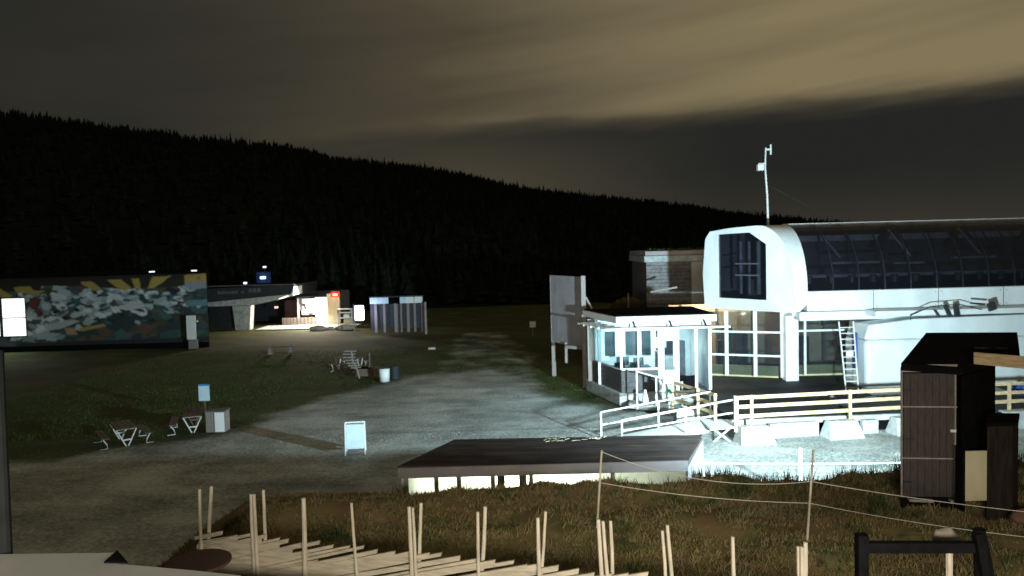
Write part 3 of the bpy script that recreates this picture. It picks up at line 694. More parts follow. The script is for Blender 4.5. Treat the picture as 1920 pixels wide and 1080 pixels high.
# concrete blocks
def wedge(x, y, w, dpt, h, rz):
    c, s = math.cos(rz), math.sin(rz)
    f = lambda a, b, z: (x + a * c - b * s, y + a * s + b * c, z)
    return MB().hexa([f(-w, -dpt, .0), f(w, -dpt, 0), f(w, dpt, 0), f(-w, dpt, 0), f(-w * .82, -dpt * .45, h), f(w * .72, -dpt * .45, h), f(w * .72, dpt * .45, h), f(-w * .82, dpt * .45, h)])
lab = ['white concrete block at the foot of the metal ramp, under the fence start', 'white concrete block under the tallest post of the long fence', 'white concrete block close behind the brown cabinet', 'white concrete block right of the brown cabinet']
for l, (x, y, w) in zip(lab, ((8.5, 27.25, .66), (11.85, 27.75, .68), (14.35, 28.05, .62), (18.7, 28.6, .7))):
    o = wedge(x, y, w, .42, .64, .12).build('concrete_block', M_conc, None, origin=(x, y, 0), bevel=.03); tag(o, l, 'concrete block', 'concrete blocks along the deck edge')
o = MB().wall((9.25, 27.75), (11.1, 27.98), 0, .55, .25).build('concrete_slab', M_conc, None, origin=(10.2, 27.8, 0), bevel=.02); tag(o, 'grey concrete slab set between the first two white blocks', 'concrete slab')
o = MB().wall((12.75, 28.05), (13.35, 28.12), 0, .52, .25).build('concrete_slab', M_conc, None, origin=(13, 28.1, 0), bevel=.02); tag(o, 'short grey concrete slab left of the brown cabinet', 'concrete slab')
o = wedge(6.55, 29.6, .42, .42, .78, 0.).build('concrete_block', M_conc, None, origin=(6.55, 29.6, 0), bevel=.04); tag(o, 'white rounded concrete block behind the ramp railing', 'concrete block', 'concrete blocks along the deck edge')
o = MB().rock((13.1, 31.6, .66), .12, 3).build('small_stone', M_stone, None, origin=(13.1, 31.6, .6), smooth=True); tag(o, 'small pale stone on the black deck beside the long fence', 'stone')

o = MB().wall((7.9, 28.12), (14.95, 28.5), .44, .64, .16).build('concrete_kerb', M_conc, None, origin=(11, 28.3, .4), bevel=.015); tag(o, 'pale continuous concrete ledge under the long timber fence', 'kerb')
# ------------------------------------------------------------------ metal ramp
Rm = thing('access_ramp', (5.5, 28, 0), 'bright metal access ramp with pipe railings up to the deck', 'ramp')
MB().hexa([(3.15, 27.35, .02), (6.9, 27.35, .40), (6.9, 28.75, .50), (3.15, 28.2, .02), (3.15, 27.35, .06), (6.9, 27.35, .46), (6.9, 28.75, .56), (3.15, 28.2, .06)]).build('ramp_plate', M_galvl, Rm)
MB().prism([(6.92, 27.2, .52), (8.02, 27.45, .52), (8.02, 28.48, .52), (6.92, 28.8, .52)], (0, 0, .07)).build('landing_plate', M_galvl, Rm)
for s0, s1, zz, nm in (((3.15, 28.2, .06), (7.35, 28.85, .58), 1.0, 0), ((3.8, 27.38, .12), (7.98, 27.5, .58), .98, 1)):
    a = Vector(s0); b = Vector(s1)
    ts = (0, .52, 1) if nm == 0 else (0, .55, 1)
    for t in ts:
        p = a.lerp(b, t); MB().tube([p, p + Vector((0, 0, zz if nm == 0 or t else .8))], .034, 6).build('railing_post', M_galvl, Rm)
    for k in (1., .52):
        z0 = zz * k * (1 if nm == 0 else .82); MB().tube([a + Vector((0, 0, z0)), b + Vector((0, 0, zz * k))], .03, 6).build('handrail', M_galvl, Rm)
for p, q in (((7.1, 27.5, .5), (7.7, 27.5, .02)), ((7.7, 27.5, .5), (7.1, 27.5, .02)), ((7.95, 27.3, .52), (7.95, 27.3, .0))):
    MB().tube([p, q], .03, 6).build('leg', M_galvl, Rm)
MB().box(3.15, 6.9, 27.32, 27.35, .0, .03).build('ramp_edge', M_dsteel, Rm)

# ------------------------------------------------------------------ dark building behind
K = thing('slate_building', (10.5, 51, 0), 'dark slate clad building with pale blue eaves and a turf roof', 'building')
for i in range(26):
    z0 = .1 + i * .228
    MB().box(8.72, 11.6, 50.0 - .015 * (i % 2), 50.2, z0, z0 + .205).build('cladding_course', M_slate, K)
MB().box(8.74, 11.6, 50.2, 56, .1, 6.0).build('core_wall', M_dclad, K)
MB().box(11.61, 14.5, 49.9, 56, .1, 5.98).build('white_wall', M_white, K)
MB().box(8.55, 14.6, 49.7, 56.2, 6.02, 6.42).build('eaves_board', mat('pale_blue_board', (.42, .50, .54), .6), K, bevel=.02)
MB().box(8.6, 14.6, 49.66, 56.2, 6.45, 6.72).build('parapet_board', M_bill, K, bevel=.02)
mb = MB()
for i in range(160):
    x = rnd.uniform(9, 14); y = rnd.uniform(49.9, 51.5); h = rnd.uniform(.08, .24); mb.add([(x - .05, y, 6.7), (x + .05, y, 6.7), (x + rnd.uniform(-.1, .1), y, 6.72 + h)], [(0, 1, 2)])
o = mb.build('turf_tufts', M_grass, K); o['kind'] = 'stuff'
MB().bar((7.9, 44.0, 4.45), (9.2, 43.0, 4.75), .08, .1).build('roof_strut', M_steel, K)
# shrub and pole behind cabin roof
Sb = thing('round_shrub', (7.6, 50.5, 0), 'dim brown rounded shrub behind the cabin roof', 'shrub')
mb = MB()
for i in range(2600):
    a = rnd.random() * 6.28; u = rnd.random() ** .5; x = 7.6 + math.cos(a) * u * 1.5; y = 50.5 + math.sin(a) * u * 1.2; z = 2.0 + (1.7 * math.sqrt(max(0, 1 - u * u))) * rnd.uniform(.2, 1.0)
    s = .09; mb.add([(x - s, y, z), (x + s, y + rnd.uniform(-s, s), z + rnd.uniform(-s, s)), (x, y, z + 2 * s)], [(0, 1, 2)])
mb.build('crown', blade_mat('brown_leaves', [(.05, .04, .02), (.10, .07, .035), (.13, .09, .05)]), Sb)
MB().tube([(7.6, 50.5, 0), (7.6, 50.5, 2.6)], .1, 6).build('trunk', M_oldwood, Sb)
o = MB().tube([(7.3, 48.6, 0), (7.3, 48.6, 4.15)], .05, 6).build('marker_pole', M_greypost, None, origin=(7.3, 48.6, 0)); tag(o, 'thin pale pole in front of the round shrub', 'pole')

# ------------------------------------------------------------------ billboard
Bb = thing('billboard', (2.9, 40.8, 0), 'large grey back of a billboard on two tall posts', 'billboard')
pl = Vector((2.1, 42.72, 0)); pr = Vector((3.6, 38.9, 0)); dv = (pr - pl)
for i in range(4):
    a = pl + dv * (i / 4 * .97); b = pl + dv * ((i + 1) / 4 * .97 - .004)
    MB().hexa([(a.x, a.y, 1.95), (b.x, b.y, 1.95), (b.x + .04, b.y + .015, 1.95), (a.x + .04, a.y + .015, 1.95), (a.x, a.y, 5.62), (b.x, b.y, 5.62), (b.x + .04, b.y + .015, 5.62), (a.x + .04, a.y + .015, 5.62)]).build('panel', M_bill, Bb)
for p, z in ((pl + Vector((.12, .0, 0)), 5.5), (pr + Vector((-.02, -.05, 0)), 5.68)):
    MB().box(p.x - .11, p.x + .11, p.y - .09, p.y + .09, -.05, z).build('post', M_greypost, Bb)
MB().bar(pr + Vector((.1, .1, 4.6)), pr + Vector((.42, .3, 4.0)), .08, .08).build('brace', M_greypost, Bb)
MB().bar(pr + Vector((-.9, .9, 2.0)), pr + Vector((-.05, .1, 2.0)), .1, .16).build('crossbar', M_greypost, Bb)
o = MB().box(2.72, 2.86, 40.8, 40.92, 1.0, 2.1).build('short_post', M_greypost, None, origin=(2.8, 40.86, 0)); o.parent = Bb; o.location = Vector((2.8, 40.86, 0)) - Vector(Bb.location)
B = thing('small_sign', (1.67, 62.3, 0), 'tiny white square sign left of the billboard', 'sign')
MB().box(1.35, 1.85, 62.28, 62.32, .7, 1.2).build('board', M_poster, B); MB().box(1.57, 1.63, 62.33, 62.38, 0, 1.1).build('post', M_greypost, B)
o = MB().box(-6.15, -5.65, 55.5, 55.7, .0, .14).build('low_light_box', mat('pale_box', (.5, .45, .4), .6), None, origin=(-5.9, 55.6, 0)); tag(o, 'tiny pale flat box lying on the dark ground right of the white barrel', 'box')

# ------------------------------------------------------------------ low shed in front
Sh = thing('low_shed', (1.2, 19, 0), 'low flat dark roofed shed half sunk behind the bank with lights under the eave', 'shed')
MB().prism([(-2.78, 17.85, 2.09), (4.0, 17.85, 2.02), (4.95, 20.3, 1.96), (-1.62, 20.2, 2.10)], (0, 0, .06)).build('roof', M_roofdark, Sh)
for i in range(5):
    t0, t1 = i / 5, (i + 1) / 5 + .02
    P_ = lambda l, t: (-2.78 + 1.16 * t, 17.85 + 2.35 * t) if l else (4.0 + .95 * t, 17.85 + 2.45 * t)
    (xa, ya), (xb, yb), (xc, yc), (xd, yd) = P_(1, t0), P_(0, t0), P_(0, min(1, t1)), P_(1, min(1, t1)); zz = 2.155 + .004 * i
    MB().prism([(xa, ya, zz), (xb, yb, zz - .07), (xc, yc, zz - .07), (xd, yd, zz)], (0, 0, .007)).build('felt_lap', M_roofdark, Sh)
MB().box(-2.78, 4.0, 17.80, 17.85, 1.88, 2.125).build('fascia', M_fascia, Sh)
MB().wall((-1.60, 20.2), (-2.76, 17.86), 1.88, 2.08, .04).build('side_fascia', M_fascia, Sh)
MB().wall((-1.62, 20.08), (-2.72, 17.95), .1, 1.875, .04).build('left_wall', M_white, Sh)
MB().wall((4.02, 17.9), (4.97, 20.3), .1, 1.955, .06).build('end_wall', M_greyboard, Sh)
MB().box(-1.5, 4.8, 20.08, 20.14, 0, 1.94).build('back_wall', M_white, Sh)
for x in (-2.66, -1.95, -1.42, -.62, .28, 2.2):
    MB().box(x, x + .10, 17.92, 18.02, .3, 2.06).build('post', M_greypost, Sh)
for i in range(5):
    x = -1.9 + i * 1.2; MB().box(x, x + .9, 19.3, 19.34, 1.86, 1.96).build('strip_lamp', M_lampg, Sh)
for x, h in ((-.48, 1.93), (.05, 1.9)):
    MB().box(x, x + .18, 18.6, 18.8, 0, h).build('stored_box', M_dsteel, Sh)
mb = MB()
for i in range(24):
    x = rnd.uniform(.7, 2.3); y = rnd.uniform(19.6, 20.1); a = rnd.random() * 3
    MBx = .12 * rnd.random() + .05; mb.bar((x, y, 2.19), (x + MBx, y + rnd.uniform(-.05, .08), 2.195), .012, .008)
o = mb.build('pale_straw', M_ply, Sh); o['kind'] = 'stuff'

# ------------------------------------------------------------------ rope fence on the bank
Rf = thing('rope_fence', (3, 12.3, 2.5), 'thin rope fence with slanting pale stakes on the bank', 'fence')
MB().tube([(1.30, 12.6, 2.45), (1.41, 12.6, 3.82)], [.019, .017], 7).build('stake', M_pole, Rf)
MB().tube([(4.48, 11.8, 2.45), (4.59, 11.8, 3.95)], [.019, .017], 7).build('stake', M_pole, Rf)
def rope(a, b, sag, n=14):
    a = Vector(a); b = Vector(b); return [a.lerp(b, i / n) - Vector((0, 0, sag * 4 * (i / n) * (1 - i / n))) for i in range(n + 1)]
MB().tube(rope((1.42, 12.6, 3.79), (4.55, 11.8, 3.46), .22), .0055, 5).build('rope', M_rope, Rf)
MB().tube(rope((1.37, 12.6, 3.28), (4.52, 11.8, 3.12), .07), .0055, 5).build('rope', M_rope, Rf)
MB().tube(rope((4.55, 11.8, 3.46), (8.6, 10.7, 3.12), .06), .0055, 5).build('rope', M_rope, Rf)
MB().tube(rope((4.52, 11.8, 3.12), (8.6, 10.7, 2.76), .08), .0055, 5).build('rope', M_rope, Rf)
Rf = thing('cord_fence', (8, 20.5, 0), 'low white cord line over the pale gravel beyond the bank', 'fence')
MB().tube(rope((5.2, 21.3, 1.05), (13.0, 20.2, 1.25), .06), .012, 5).build('cord', M_poster, Rf)
for x, y in ((5.2, 21.3), (7.78, 20.9), (13.0, 20.2)): MB().tube([(x, y, 0), (x, y, 1.5 if x == 7.78 else 1.15)], .045, 8).build('cord_post', M_poster, Rf)

# ------------------------------------------------------------------ roundpole fence in front
PF = thing('roundpole_fence', (-.5, 9.8, 2.4), 'pale roundpole fence with slanting split boards and paired upright poles', 'fence')
FA = Vector((-4.5, 10.9, 0)); FB = Vector((3.3, 8.7, 0)); fu = (FB - FA).normalized(); fn = Vector((fu.y, -fu.x, 0))
def fp(s, z, off=0.): 
    p = FA + fu * s + fn * off; return Vector((p.x, p.y, z))
PO = [(-0.01, 3.88, -0.04, 2.59, .05), (0.1, 3.89, 0.02, 3.22, -.07), (0.83, 3.86, 0.83, 2.67, .05), (0.89, 3.87, 0.9, 2.68, .07), (0.95, 3.89, 0.95, 3.29, -.07), (1.66, 3.86, 1.63, 2.75, .06), (2.38, 3.84, 2.43, 2.82, .06), (3.21, 3.84, 3.22, 2.89, .05), (3.27, 3.84, 3.29, 2.9, .07), (3.33, 3.86, 3.29, 3.19, -.07), (4.16, 3.84, 4.15, 2.98, .06), (4.22, 3.87, 4.15, 2.98, -.07), (4.95, 3.82, 4.95, 3.05, .06), (5.02, 3.86, 4.97, 3.33, -.07), (5.71, 3.85, 5.74, 3.12, .05), (5.77, 3.84, 5.82, 3.13, .07), (5.84, 3.8, 5.85, 3.17, -.07), (6.48, 3.77, 6.51, 3.19, .06), (6.53, 3.8, 6.57, 3.2, -.06), (7.29, 3.76, 7.3, 3.27, .06), (8.01, 3.7, 8.02, 3.33, .05), (8.05, 3.71, 8.05, 3.34, .08), (8.10, 3.71, 8.09, 3.34, -.07)]
for a, z1, b, z0, off in PO:
    k = (a - b) / (z1 - z0); r = rnd.uniform(.019, .028) * (1.35 if abs(a - 1.66) < .01 else 1)
    pts_ = [fp(a - k * (z1 - z), z, off) for z in (2.3, 2.9, 3.4, z1)]
    for q in pts_[1:3]: q += fu * rnd.uniform(-.008, .008)
    MB().tube(pts_, [r * 1.15, r * 1.08, r, r * .88], 8).build('pole', M_pole, PF, smooth=False)
s = -.1; 
while s < 8.6:
    s += rnd.uniform(.16, .27); L_ = rnd.uniform(2.1, 2.7); sl = math.tan(R(rnd.uniform(13.5, 16.5))); zt = 3.27 - .012 * s + rnd.uniform(-.03, .03)
    h = rnd.uniform(.045, .08); off = rnd.uniform(-.04, .04)
    s0 = max(s - L_, -.08 - rnd.random() * .06); a = fp(s0, zt - (s - s0) * sl, off); b = fp(s, zt, off)
    if b.z - h < 2.3: continue
    d = (b - a); up = Vector((0, 0, 1)); n_ = fn * .016
    MB().hexa([a - up * h - n_, b - up * h * .9 - n_, b - up * h * .9 + n_, a - up * h + n_, a - n_, b - n_ + fu * .01, b + n_ + fu * .01, a + n_]).build('split_board', M_split, PF)
# lower boards starting at the left end, filling the left corner
for k in range(7):
    z = 3.10 - k * .115; L_ = .5 + rnd.random() * .3 + .25 * k; h = .1; a = fp(-.1, z, .01 * (k % 2)); b = fp(L_, z + L_ * .26, .01 * (k % 2)); n_ = fn * .015; up = Vector((0, 0, 1))
    MB().hexa([a - up * h - n_, b - up * h - n_, b - up * h + n_, a - up * h + n_, a - n_, b - n_, b + n_, a + n_]).build('split_board', M_split, PF)

# ------------------------------------------------------------------ brown cabinet on the bank
O = thing('brown_cabinet', (7.6, 13.8, 2.4), 'tall narrow brown outhouse with pale trim and black roof on the bank', 'outhouse')
pA, pB, pC, pD = Vector((6.70, 13.3, 0)), Vector((7.58, 13.16, 0)), Vector((9.28, 14.8, 0)), Vector((8.40, 14.95, 0))
def up3(p, z): return (p.x, p.y, z)
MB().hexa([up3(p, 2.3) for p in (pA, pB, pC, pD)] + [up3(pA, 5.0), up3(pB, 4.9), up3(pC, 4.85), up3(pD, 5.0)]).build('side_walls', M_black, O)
dd = (pB - pA).normalized(); nn = Vector((dd.y, -dd.x, 0))
MB().prism([(8.5, 15.16, 3.48), (9.0, 15.12, 3.48), (9.0, 15.34, 3.48), (8.5, 15.34, 3.48)], (0, 0, .26)).build('floodlight_housing', M_dsteel, O)
MB().box(8.72, 8.78, 14.86, 15.15, 3.55, 3.62).build('floodlight_arm', M_dsteel, O)
# front boards
nb_ = 7; zc = (2.68, 3.37, 4.27, 4.86)
for i in range(nb_):
    for j in range(3):
        a = pA + dd * (.035 + i * (.82 / nb_)) + nn * .004; b = a + dd * (.82 / nb_ - .006)
        MB().hexa([up3(a, zc[j] + .012), up3(b, zc[j] + .012), up3(b + nn * .018, zc[j] + .012), up3(a + nn * .018, zc[j] + .012), up3(a, zc[j + 1] - .012), up3(b, zc[j + 1] - .012), up3(b + nn * .018, zc[j + 1] - .012), up3(a + nn * .018, zc[j + 1] - .012)]).build('door_board', M_brown, O)
M_trim = mat('greyish_pale_trim', (.30, .26, .24), .7, var=.2, scale=8)
for z, h in ((zc[1], .022), (zc[2], .022), (4.90, .05), (4.975, .06)):
    a = pA + nn * .03; b = pB + nn * .03; MB().bar(up3(a, z), up3(b, z - .0), .03, h).build('trim_rail', M_trim, O)
for p in (pA, pB - dd * .03): MB().bar(up3(p + nn * .03, 2.68), up3(p + nn * .03, 4.95), .02, .035).build('trim_post', M_trim, O)
for z in (2.95, 3.7, 4.55): MB().bar(up3(pA + dd * .03 + nn * .045, z), up3(pA + dd * .2 + nn * .045, z), .012, .035).build('hinge', M_dsteel, O)
a = pA + dd * .78 + nn * .05; MB().bar(up3(a, 3.86), up3(a + dd * .09, 3.86), .03, .045).build('latch', M_galvl, O)
for t0, t1 in ((.12, .55), (.86, .98)): MB().bar(up3(pA + dd * .9 * t0 + nn * .05, 2.64), up3(pA + dd * .9 * t1 + nn * .05, 2.63), .1, .04).build('foot_board', M_trim, O)
rf = [Vector((6.66, 13.22, 5.03)), Vector((7.62, 13.05, 4.95)), Vector((9.88, 15.0, 4.88)), Vector((9.84, 15.02, 5.29)), Vector((8.05, 15.0, 5.33))]
mb = MB(); mb.add([tuple(p) for p in rf] + [tuple(p - Vector((0, 0, .12))) for p in rf], [(0, 1, 3, 4), (1, 2, 3), (0, 5, 6, 1), (1, 6, 7, 2), (2, 7, 8, 3), (3, 8, 9, 4), (4, 9, 5, 0), (5, 9, 8, 7, 6)]); mb.build('roof', M_black, O)
MB().bar((8.35, 13.9, 5.165), (9.2, 14.35, 5.08), .04, .03).build('roof_ridge', M_roofdark, O)
MB().prism([(7.62, 13.1, 2.9), (8.0, 13.3, 2.9), (8.0, 13.3, 2.9)][:2] + [(8.3, 13.6, 2.9), (7.9, 13.4, 2.9)], (0, 0, 1.9)).build('inner_panel', M_black, O)
o = thing('storage_box', (8.2, 12.9, 2.4), 'dark brown storage box with a pale plywood front panel beside the outhouse', 'box')
MB().box(7.46, 7.82, 12.68, 12.72, 2.78, 3.62).build('plywood_panel', M_ply, o, bevel=.004)
MB().prism([(7.84, 12.72, 2.3), (8.28, 12.72, 2.3), (8.75, 13.3, 2.3), (8.3, 13.4, 2.3)], (0, 0, 1.72)).build('box_body', M_boxbrown, o, bevel=.02)
MB().prism([(7.80, 12.68, 4.03), (8.32, 12.66, 4.03), (8.8, 13.35, 4.03), (8.3, 13.45, 4.03)], (0, 0, .05)).build('lid', M_black, o)
MB().box(7.42, 7.46, 12.68, 12.9, 2.6, 3.66).build('panel_frame', M_black, o)
o = MB().bar((7.78, 12.98, 5.13), (8.75, 11.4, 5.16), .05, .20).build('timber_beam', M_pine, None, origin=(8.2, 12.2, 5.1), bevel=.006); tag(o, 'bright pine beam jutting out right from the outhouse roof', 'beam')
for i, (x, y, z, r) in enumerate(((8.15, 12.3, 2.62, .16), (8.45, 12.5, 2.6, .12), (8.3, 12.0, 2.55, .1))):
    o = MB().rock((x, y, z), r, i * 5, (1.2, 1, .8)).build('rock', M_redstone, None, origin=(x, y, z - r * .5), smooth=True)
    tag(o, ('largest reddish rock at the foot of the brown storage box', 'middle reddish rock at the right edge below the storage box', 'smallest reddish rock low in front of the other two')[i], 'rock', 'reddish rocks by the storage box')
# blue tarp bundle seen right of the outhouse
o = MB().rock((20.6, 31.0, .95), .42, 9, (1, .8, .7)).build('blue_bundle', mat('blue_tarp', (.03, .06, .24), .5), None, origin=(20.6, 31, .6), smooth=True); tag(o, 'blue wrapped bundle on the deck at the right edge of the photo', 'bundle')

# black timber frame bottom right
Fm = thing('barrier_rail', (4.0, 7.5, 2.4), 'black timber rail frame in the bottom right corner', 'frame')
MB().box(3.34, 3.44, 7.45, 7.55, 2.2, 4.28).build('post', M_black, Fm); MB().bar((3.44, 7.5, 4.15), (4.6, 7.5, 4.12), .08, .1).build('beam', M_black, Fm)
MB().tube([(4.62, 7.5, 2.2), (4.60, 7.5, 3.9), (4.55, 7.5, 4.30)], [.10, .09, .06], 8).build('post', M_black, Fm)
MB().bar((4.5, 7.45, 4.28), (4.62, 7.42, 3.5), .07, .09).build('brace', M_black, Fm)
o = MB().rock((4.50, 8.0, 4.02), .14, 2, (1, .6, .8)).add([], []).build('pale_cap_stone', mat('dull_stone', (.20, .18, .15), .9, bump=.02, bscale=8), None, origin=(4.5, 8, 3.9), smooth=True)
tag(o, 'pale rounded stone cap on a post behind the black frame', 'stone')
o = MB().tube([(4.56, 8.02, 2.3), (4.54, 8.0, 3.93)], .035, 8).build('pale_stake', M_pole, None, origin=(4.55, 8, 2.4)); tag(o, 'pale stake carrying the stone cap behind the black frame', 'stake')

# lower roof, terrace floor, table reflection and post at the lodge, bottom left
tag(MB().prism([(-9, 6.15, 4.7), (-9, 1.0, 4.7), (-2.0, 1.0, 4.7), (-2.0, 5.45, 4.7), (-2.42, 5.57, 4.7), (-3.02, 5.72, 4.7), (-3.14, 5.94, 4.7)][::-1], (0, 0, .2)).build('lodge_porch_roof', mat('pale_roof_sheet', (.33, .34, .32), .7, var=.12, scale=1.5), None, origin=(-5, 3, 4.7), bevel=.01), 'pale flat porch roof at the bottom left corner', 'roof')
tag(MB().prism([(-3.145, 5.945, 4.903), (-3.13, 5.72, 4.903), (-2.94, 5.70, 4.903)], (0, 0, .012)).build('notch_shade_sheet', M_black, None, origin=(-3.05, 5.8, 4.9)), 'small black triangle for the shaded notch at the corner of the porch roof', 'shade patch')  # black sheet stands in for the shaded notch between the roof slabs
TF = 3.28
tag(MB().prism([(-4.4, 3, TF - .18), (4.0, 3, TF - .18), (4.0, 7.1, TF - .18), (-3.9, 9.3, TF - .18)], (0, 0, .18)).build('terrace_floor', M_oldwood, None, origin=(-1, 6, TF - .18)), 'dark wooden terrace floor under the table reflection', 'terrace floor')
def rtable(x, y, label):  # solid stand-in for an indoor table reflected in the window glass
    t = thing('table_reflection', (x, y, TF), label, 'table reflection')
    MB().tube([(x, y, TF + .70), (x, y, TF + .73)], .33, 32).build('tabletop', mat('brown_tabletop', (.060, .034, .026), .8, var=.1), t, bevel=.006)
    MB().tube([(x, y, TF + .03), (x, y, TF + .699)], .03, 8).build('stem', M_dsteel, t); MB().tube([(x, y, TF), (x, y, TF + .03)], .2, 16).build('foot', M_dsteel, t)
rtable(-3.36, 7.95, 'reflection of a round brown table before the left end of the pole fence')
o = MB().tube([(-4.085, 6.05, 4.7), (-4.05, 6.05, 6.5)], [.045, .04], 10).build('porch_post', mat('dark_grey_post', (.022, .025, .025), .9, spec=.05), None, origin=(-4.05, 6.05, 4.7)); tag(o, 'dim grey upright post at the bottom left edge', 'post')
o = thing('lamp_post', (-41.6, 59.5, 0), 'tall street lamp at the left edge with only its lit arm in view', 'lamp post')
MB().tube([(-41.6, 59.5, -.1), (-41.6, 59.5, 11.0), (-41.2, 59.5, 11.25)], [.11, .07, .06], 8).build('pole', M_dsteel, o)
MB().box(-41.1, -39.5, 59.4, 59.6, 11.18, 11.27).build('lamp_head', M_dot, o); MB().box(-41.2, -39.45, 59.36, 59.64, 11.28, 11.34).build('lamp_cover', M_black, o)

# ------------------------------------------------------------------ yard furniture
def picnic(loc, rz, label, grp='picnic tables on the grass by the gravel yard'):
    t = thing('picnic_table', (0, 0, 0), label, 'picnic table', grp)
    for k in range(4): MB().box(-.9, .9, -.36 + k * .185, -.36 + k * .185 + .165, .70, .735).build('tabletop_board', M_oldwood, t)
    for s_ in (-1, 1):
        for k in range(2): MB().box(-.9, .9, s_ * .74 - .14 + k * .145, s_ * .74 - .14 + k * .145 + .13, .42, .45).build('seat_board', M_oldwood, t)
    for x in (-.72, .72):
        mb = MB(); mb.bar((x, -.36, .68), (x, .36, .68), .04, .04); mb.bar((x, -.34, .66), (x, -.04, .03), .04, .05, up=(1, 0, 0)); mb.bar((x, .34, .66), (x, .04, .03), .04, .05, up=(1, 0, 0)); mb.bar((x, -.13, .27), (x, .13, .27), .04, .05)
        mb.build('centre_frame', M_galvl, t)
        for s_ in (-1, 1):
            mb = MB(); mb.bar((x, s_ * .62, .405), (x, s_ * .88, .405), .05, .03); mb.tube([(x, s_ * .82, .39), (x, s_ * .70, .2), (x, s_ * .66, .03), (x, s_ * .95, .015)], .022, 6); mb.build('seat_frame', M_galvl, t)
    t.location = loc; t.rotation_euler = (0, 0, rz); return t
p0 = picnic((-15.25, 29.75, 0), R(-54), 'picnic table nearest the left edge with pale metal frame')
p1 = copy_tree(p0, None, (-13.35, 31.75, 0), R(-98 + 28), 'picnic table beside the grey box bin with pale metal frame')
p2 = copy_tree(p0, None, (-9.9, 46.2, .12), R(-15), 'dim picnic table in the dark grass left of the slatted chair')
bin_ = thing('box_bin', (-12.0, 31.2, 0), 'grey box bin with a pale front beside the picnic table', 'bin')
MB().box(-12.55, -11.78, 31.0, 31.6, .03, .86).build('bin_body', M_greypost, bin_, bevel=.02); MB().box(-12.16, -11.79, 30.96, 30.995, .06, .85).build('bin_front', M_poster, bin_); MB().box(-12.58, -11.74, 30.97, 31.63, .87, .91).build('bin_lid', M_greyboard, bin_)
sg = thing('info_sign', (-14.0, 34.6, 0), 'small pale blue sign on a short brown post above the picnic tables', 'sign')
MB().box(-14.24, -13.76, 34.56, 34.6, .66, 1.40).build('board', M_bluewhite, sg); MB().box(-14.24, -13.76, 34.55, 34.559, 1.34, 1.42).build('blue_header', mat('blue_print', (.05, .25, .55), .6), sg); MB().box(-14.04, -13.97, 34.62, 34.68, 0, 1.35).build('post', M_oldwood, sg)
af = thing('sandwich_board', (-5.72, 27.25, 0), 'white A-frame pavement sign standing alone on the gravel', 'sandwich board')
for s_ in (-1, 1):
    q = lambda x, z: (-5.72 + x, 27.25 + s_ * (.30 - .26 * z / 1.12), z + .02)
    if s_ < 0 or 1:
        MB().bar(q(-.34, 0), q(-.34, 1.12), .035, .03).build('leg', M_poster, af); MB().bar(q(.34, 0), q(.34, 1.12), .035, .03).build('leg', M_poster, af)
        MB().bar(q(-.34, 1.12), q(.34, 1.12), .035, .035).build('top_bar', M_poster, af)
        a, b, c_, d_ = q(-.31, .22), q(.31, .22), q(.31, 1.03), q(-.31, 1.03); y_ = Vector((0, .012, 0))
        MB().hexa([a, b, Vector(b) + y_, Vector(a) + y_, d_, c_, Vector(c_) + y_, Vector(d_) + y_]).build('poster', M_bluewhite if s_ < 0 else M_poster, af)
af.rotation_euler = (0, 0, R(8))
for o in [af]: 
    pass

bn = thing('bench', (-16.6, 55, .1), 'dark bench with pale end legs on the far lawn', 'bench')
for k in range(3): MB().box(-17.6, -15.6, 54.8 + k * .15, 54.93 + k * .15, .55, .6).build('seat_board', M_oldwood, bn)
for x in (-17.4, -15.95): MB().hexa([(x - .12, 54.8, 0), (x + .16, 54.8, 0), (x + .16, 55.2, 0), (x - .12, 55.2, 0), (x - .06, 54.8, .75), (x + .06, 54.8, .75), (x + .06, 55.2, .75), (x - .06, 55.2, .75)]).build('leg', M_greypost, bn)
lc_ = thing('slatted_lounger', (-8.7, 43.7, .05), 'curved slatted wooden lounger beside a white barrel', 'lounger')
prof = [(-.55, 1.55), (-.62, 1.38), (-.60, 1.2), (-.52, 1.03), (-.44, .87), (-.36, .72), (-.20, .60), (0., .56), (.2, .56), (.4, .6)]
for i, (dx, z) in enumerate(prof): MB().box(-8.7 + dx - .35, -8.7 + dx + .35 + .3 * (i > 5), 43.5, 43.58, z, z + .06).build('slat', M_greypost, lc_)
MB().tube([(-9.2, 43.65, 1.55), (-9.15, 43.65, 1.0), (-8.95, 43.65, .6), (-8.8, 43.65, .0)], .05, 6).build('side_rail', M_greypost, lc_); MB().tube([(-8.2, 43.65, 1.45), (-8.2, 43.65, 0.0)], .05, 6).build('side_rail', M_oldwood, lc_)
MB().box(-9.0, -8.1, 43.7, 44.6, .1, .5).build('seat_base', M_oldwood, lc_)
br = thing('white_barrel', (-7.15, 42.2, 0), 'white barrel bin standing in front of the slatted lounger', 'bin')
MB().tube([(-7.15, 42.3, .02), (-7.15, 42.3, .74)], [.27, .30], 18).build('barrel', M_poster, br, smooth=True); MB().tube([(-7.15, 42.3, .741), (-7.15, 42.3, .79)], .31, 18).build('lid', M_dsteel, br)
o = MB().tube([(-6.7, 43.1, .02), (-6.7, 43.1, .70), (-6.7, 43.1, .74)], [.26, .27, .24], 14).build('blue_barrel', mat('blue_grey_plastic', (.018, .028, .036), .7), None, origin=(-6.7, 43.1, 0)); tag(o, 'dark blue barrel half hidden behind the white barrel', 'barrel')

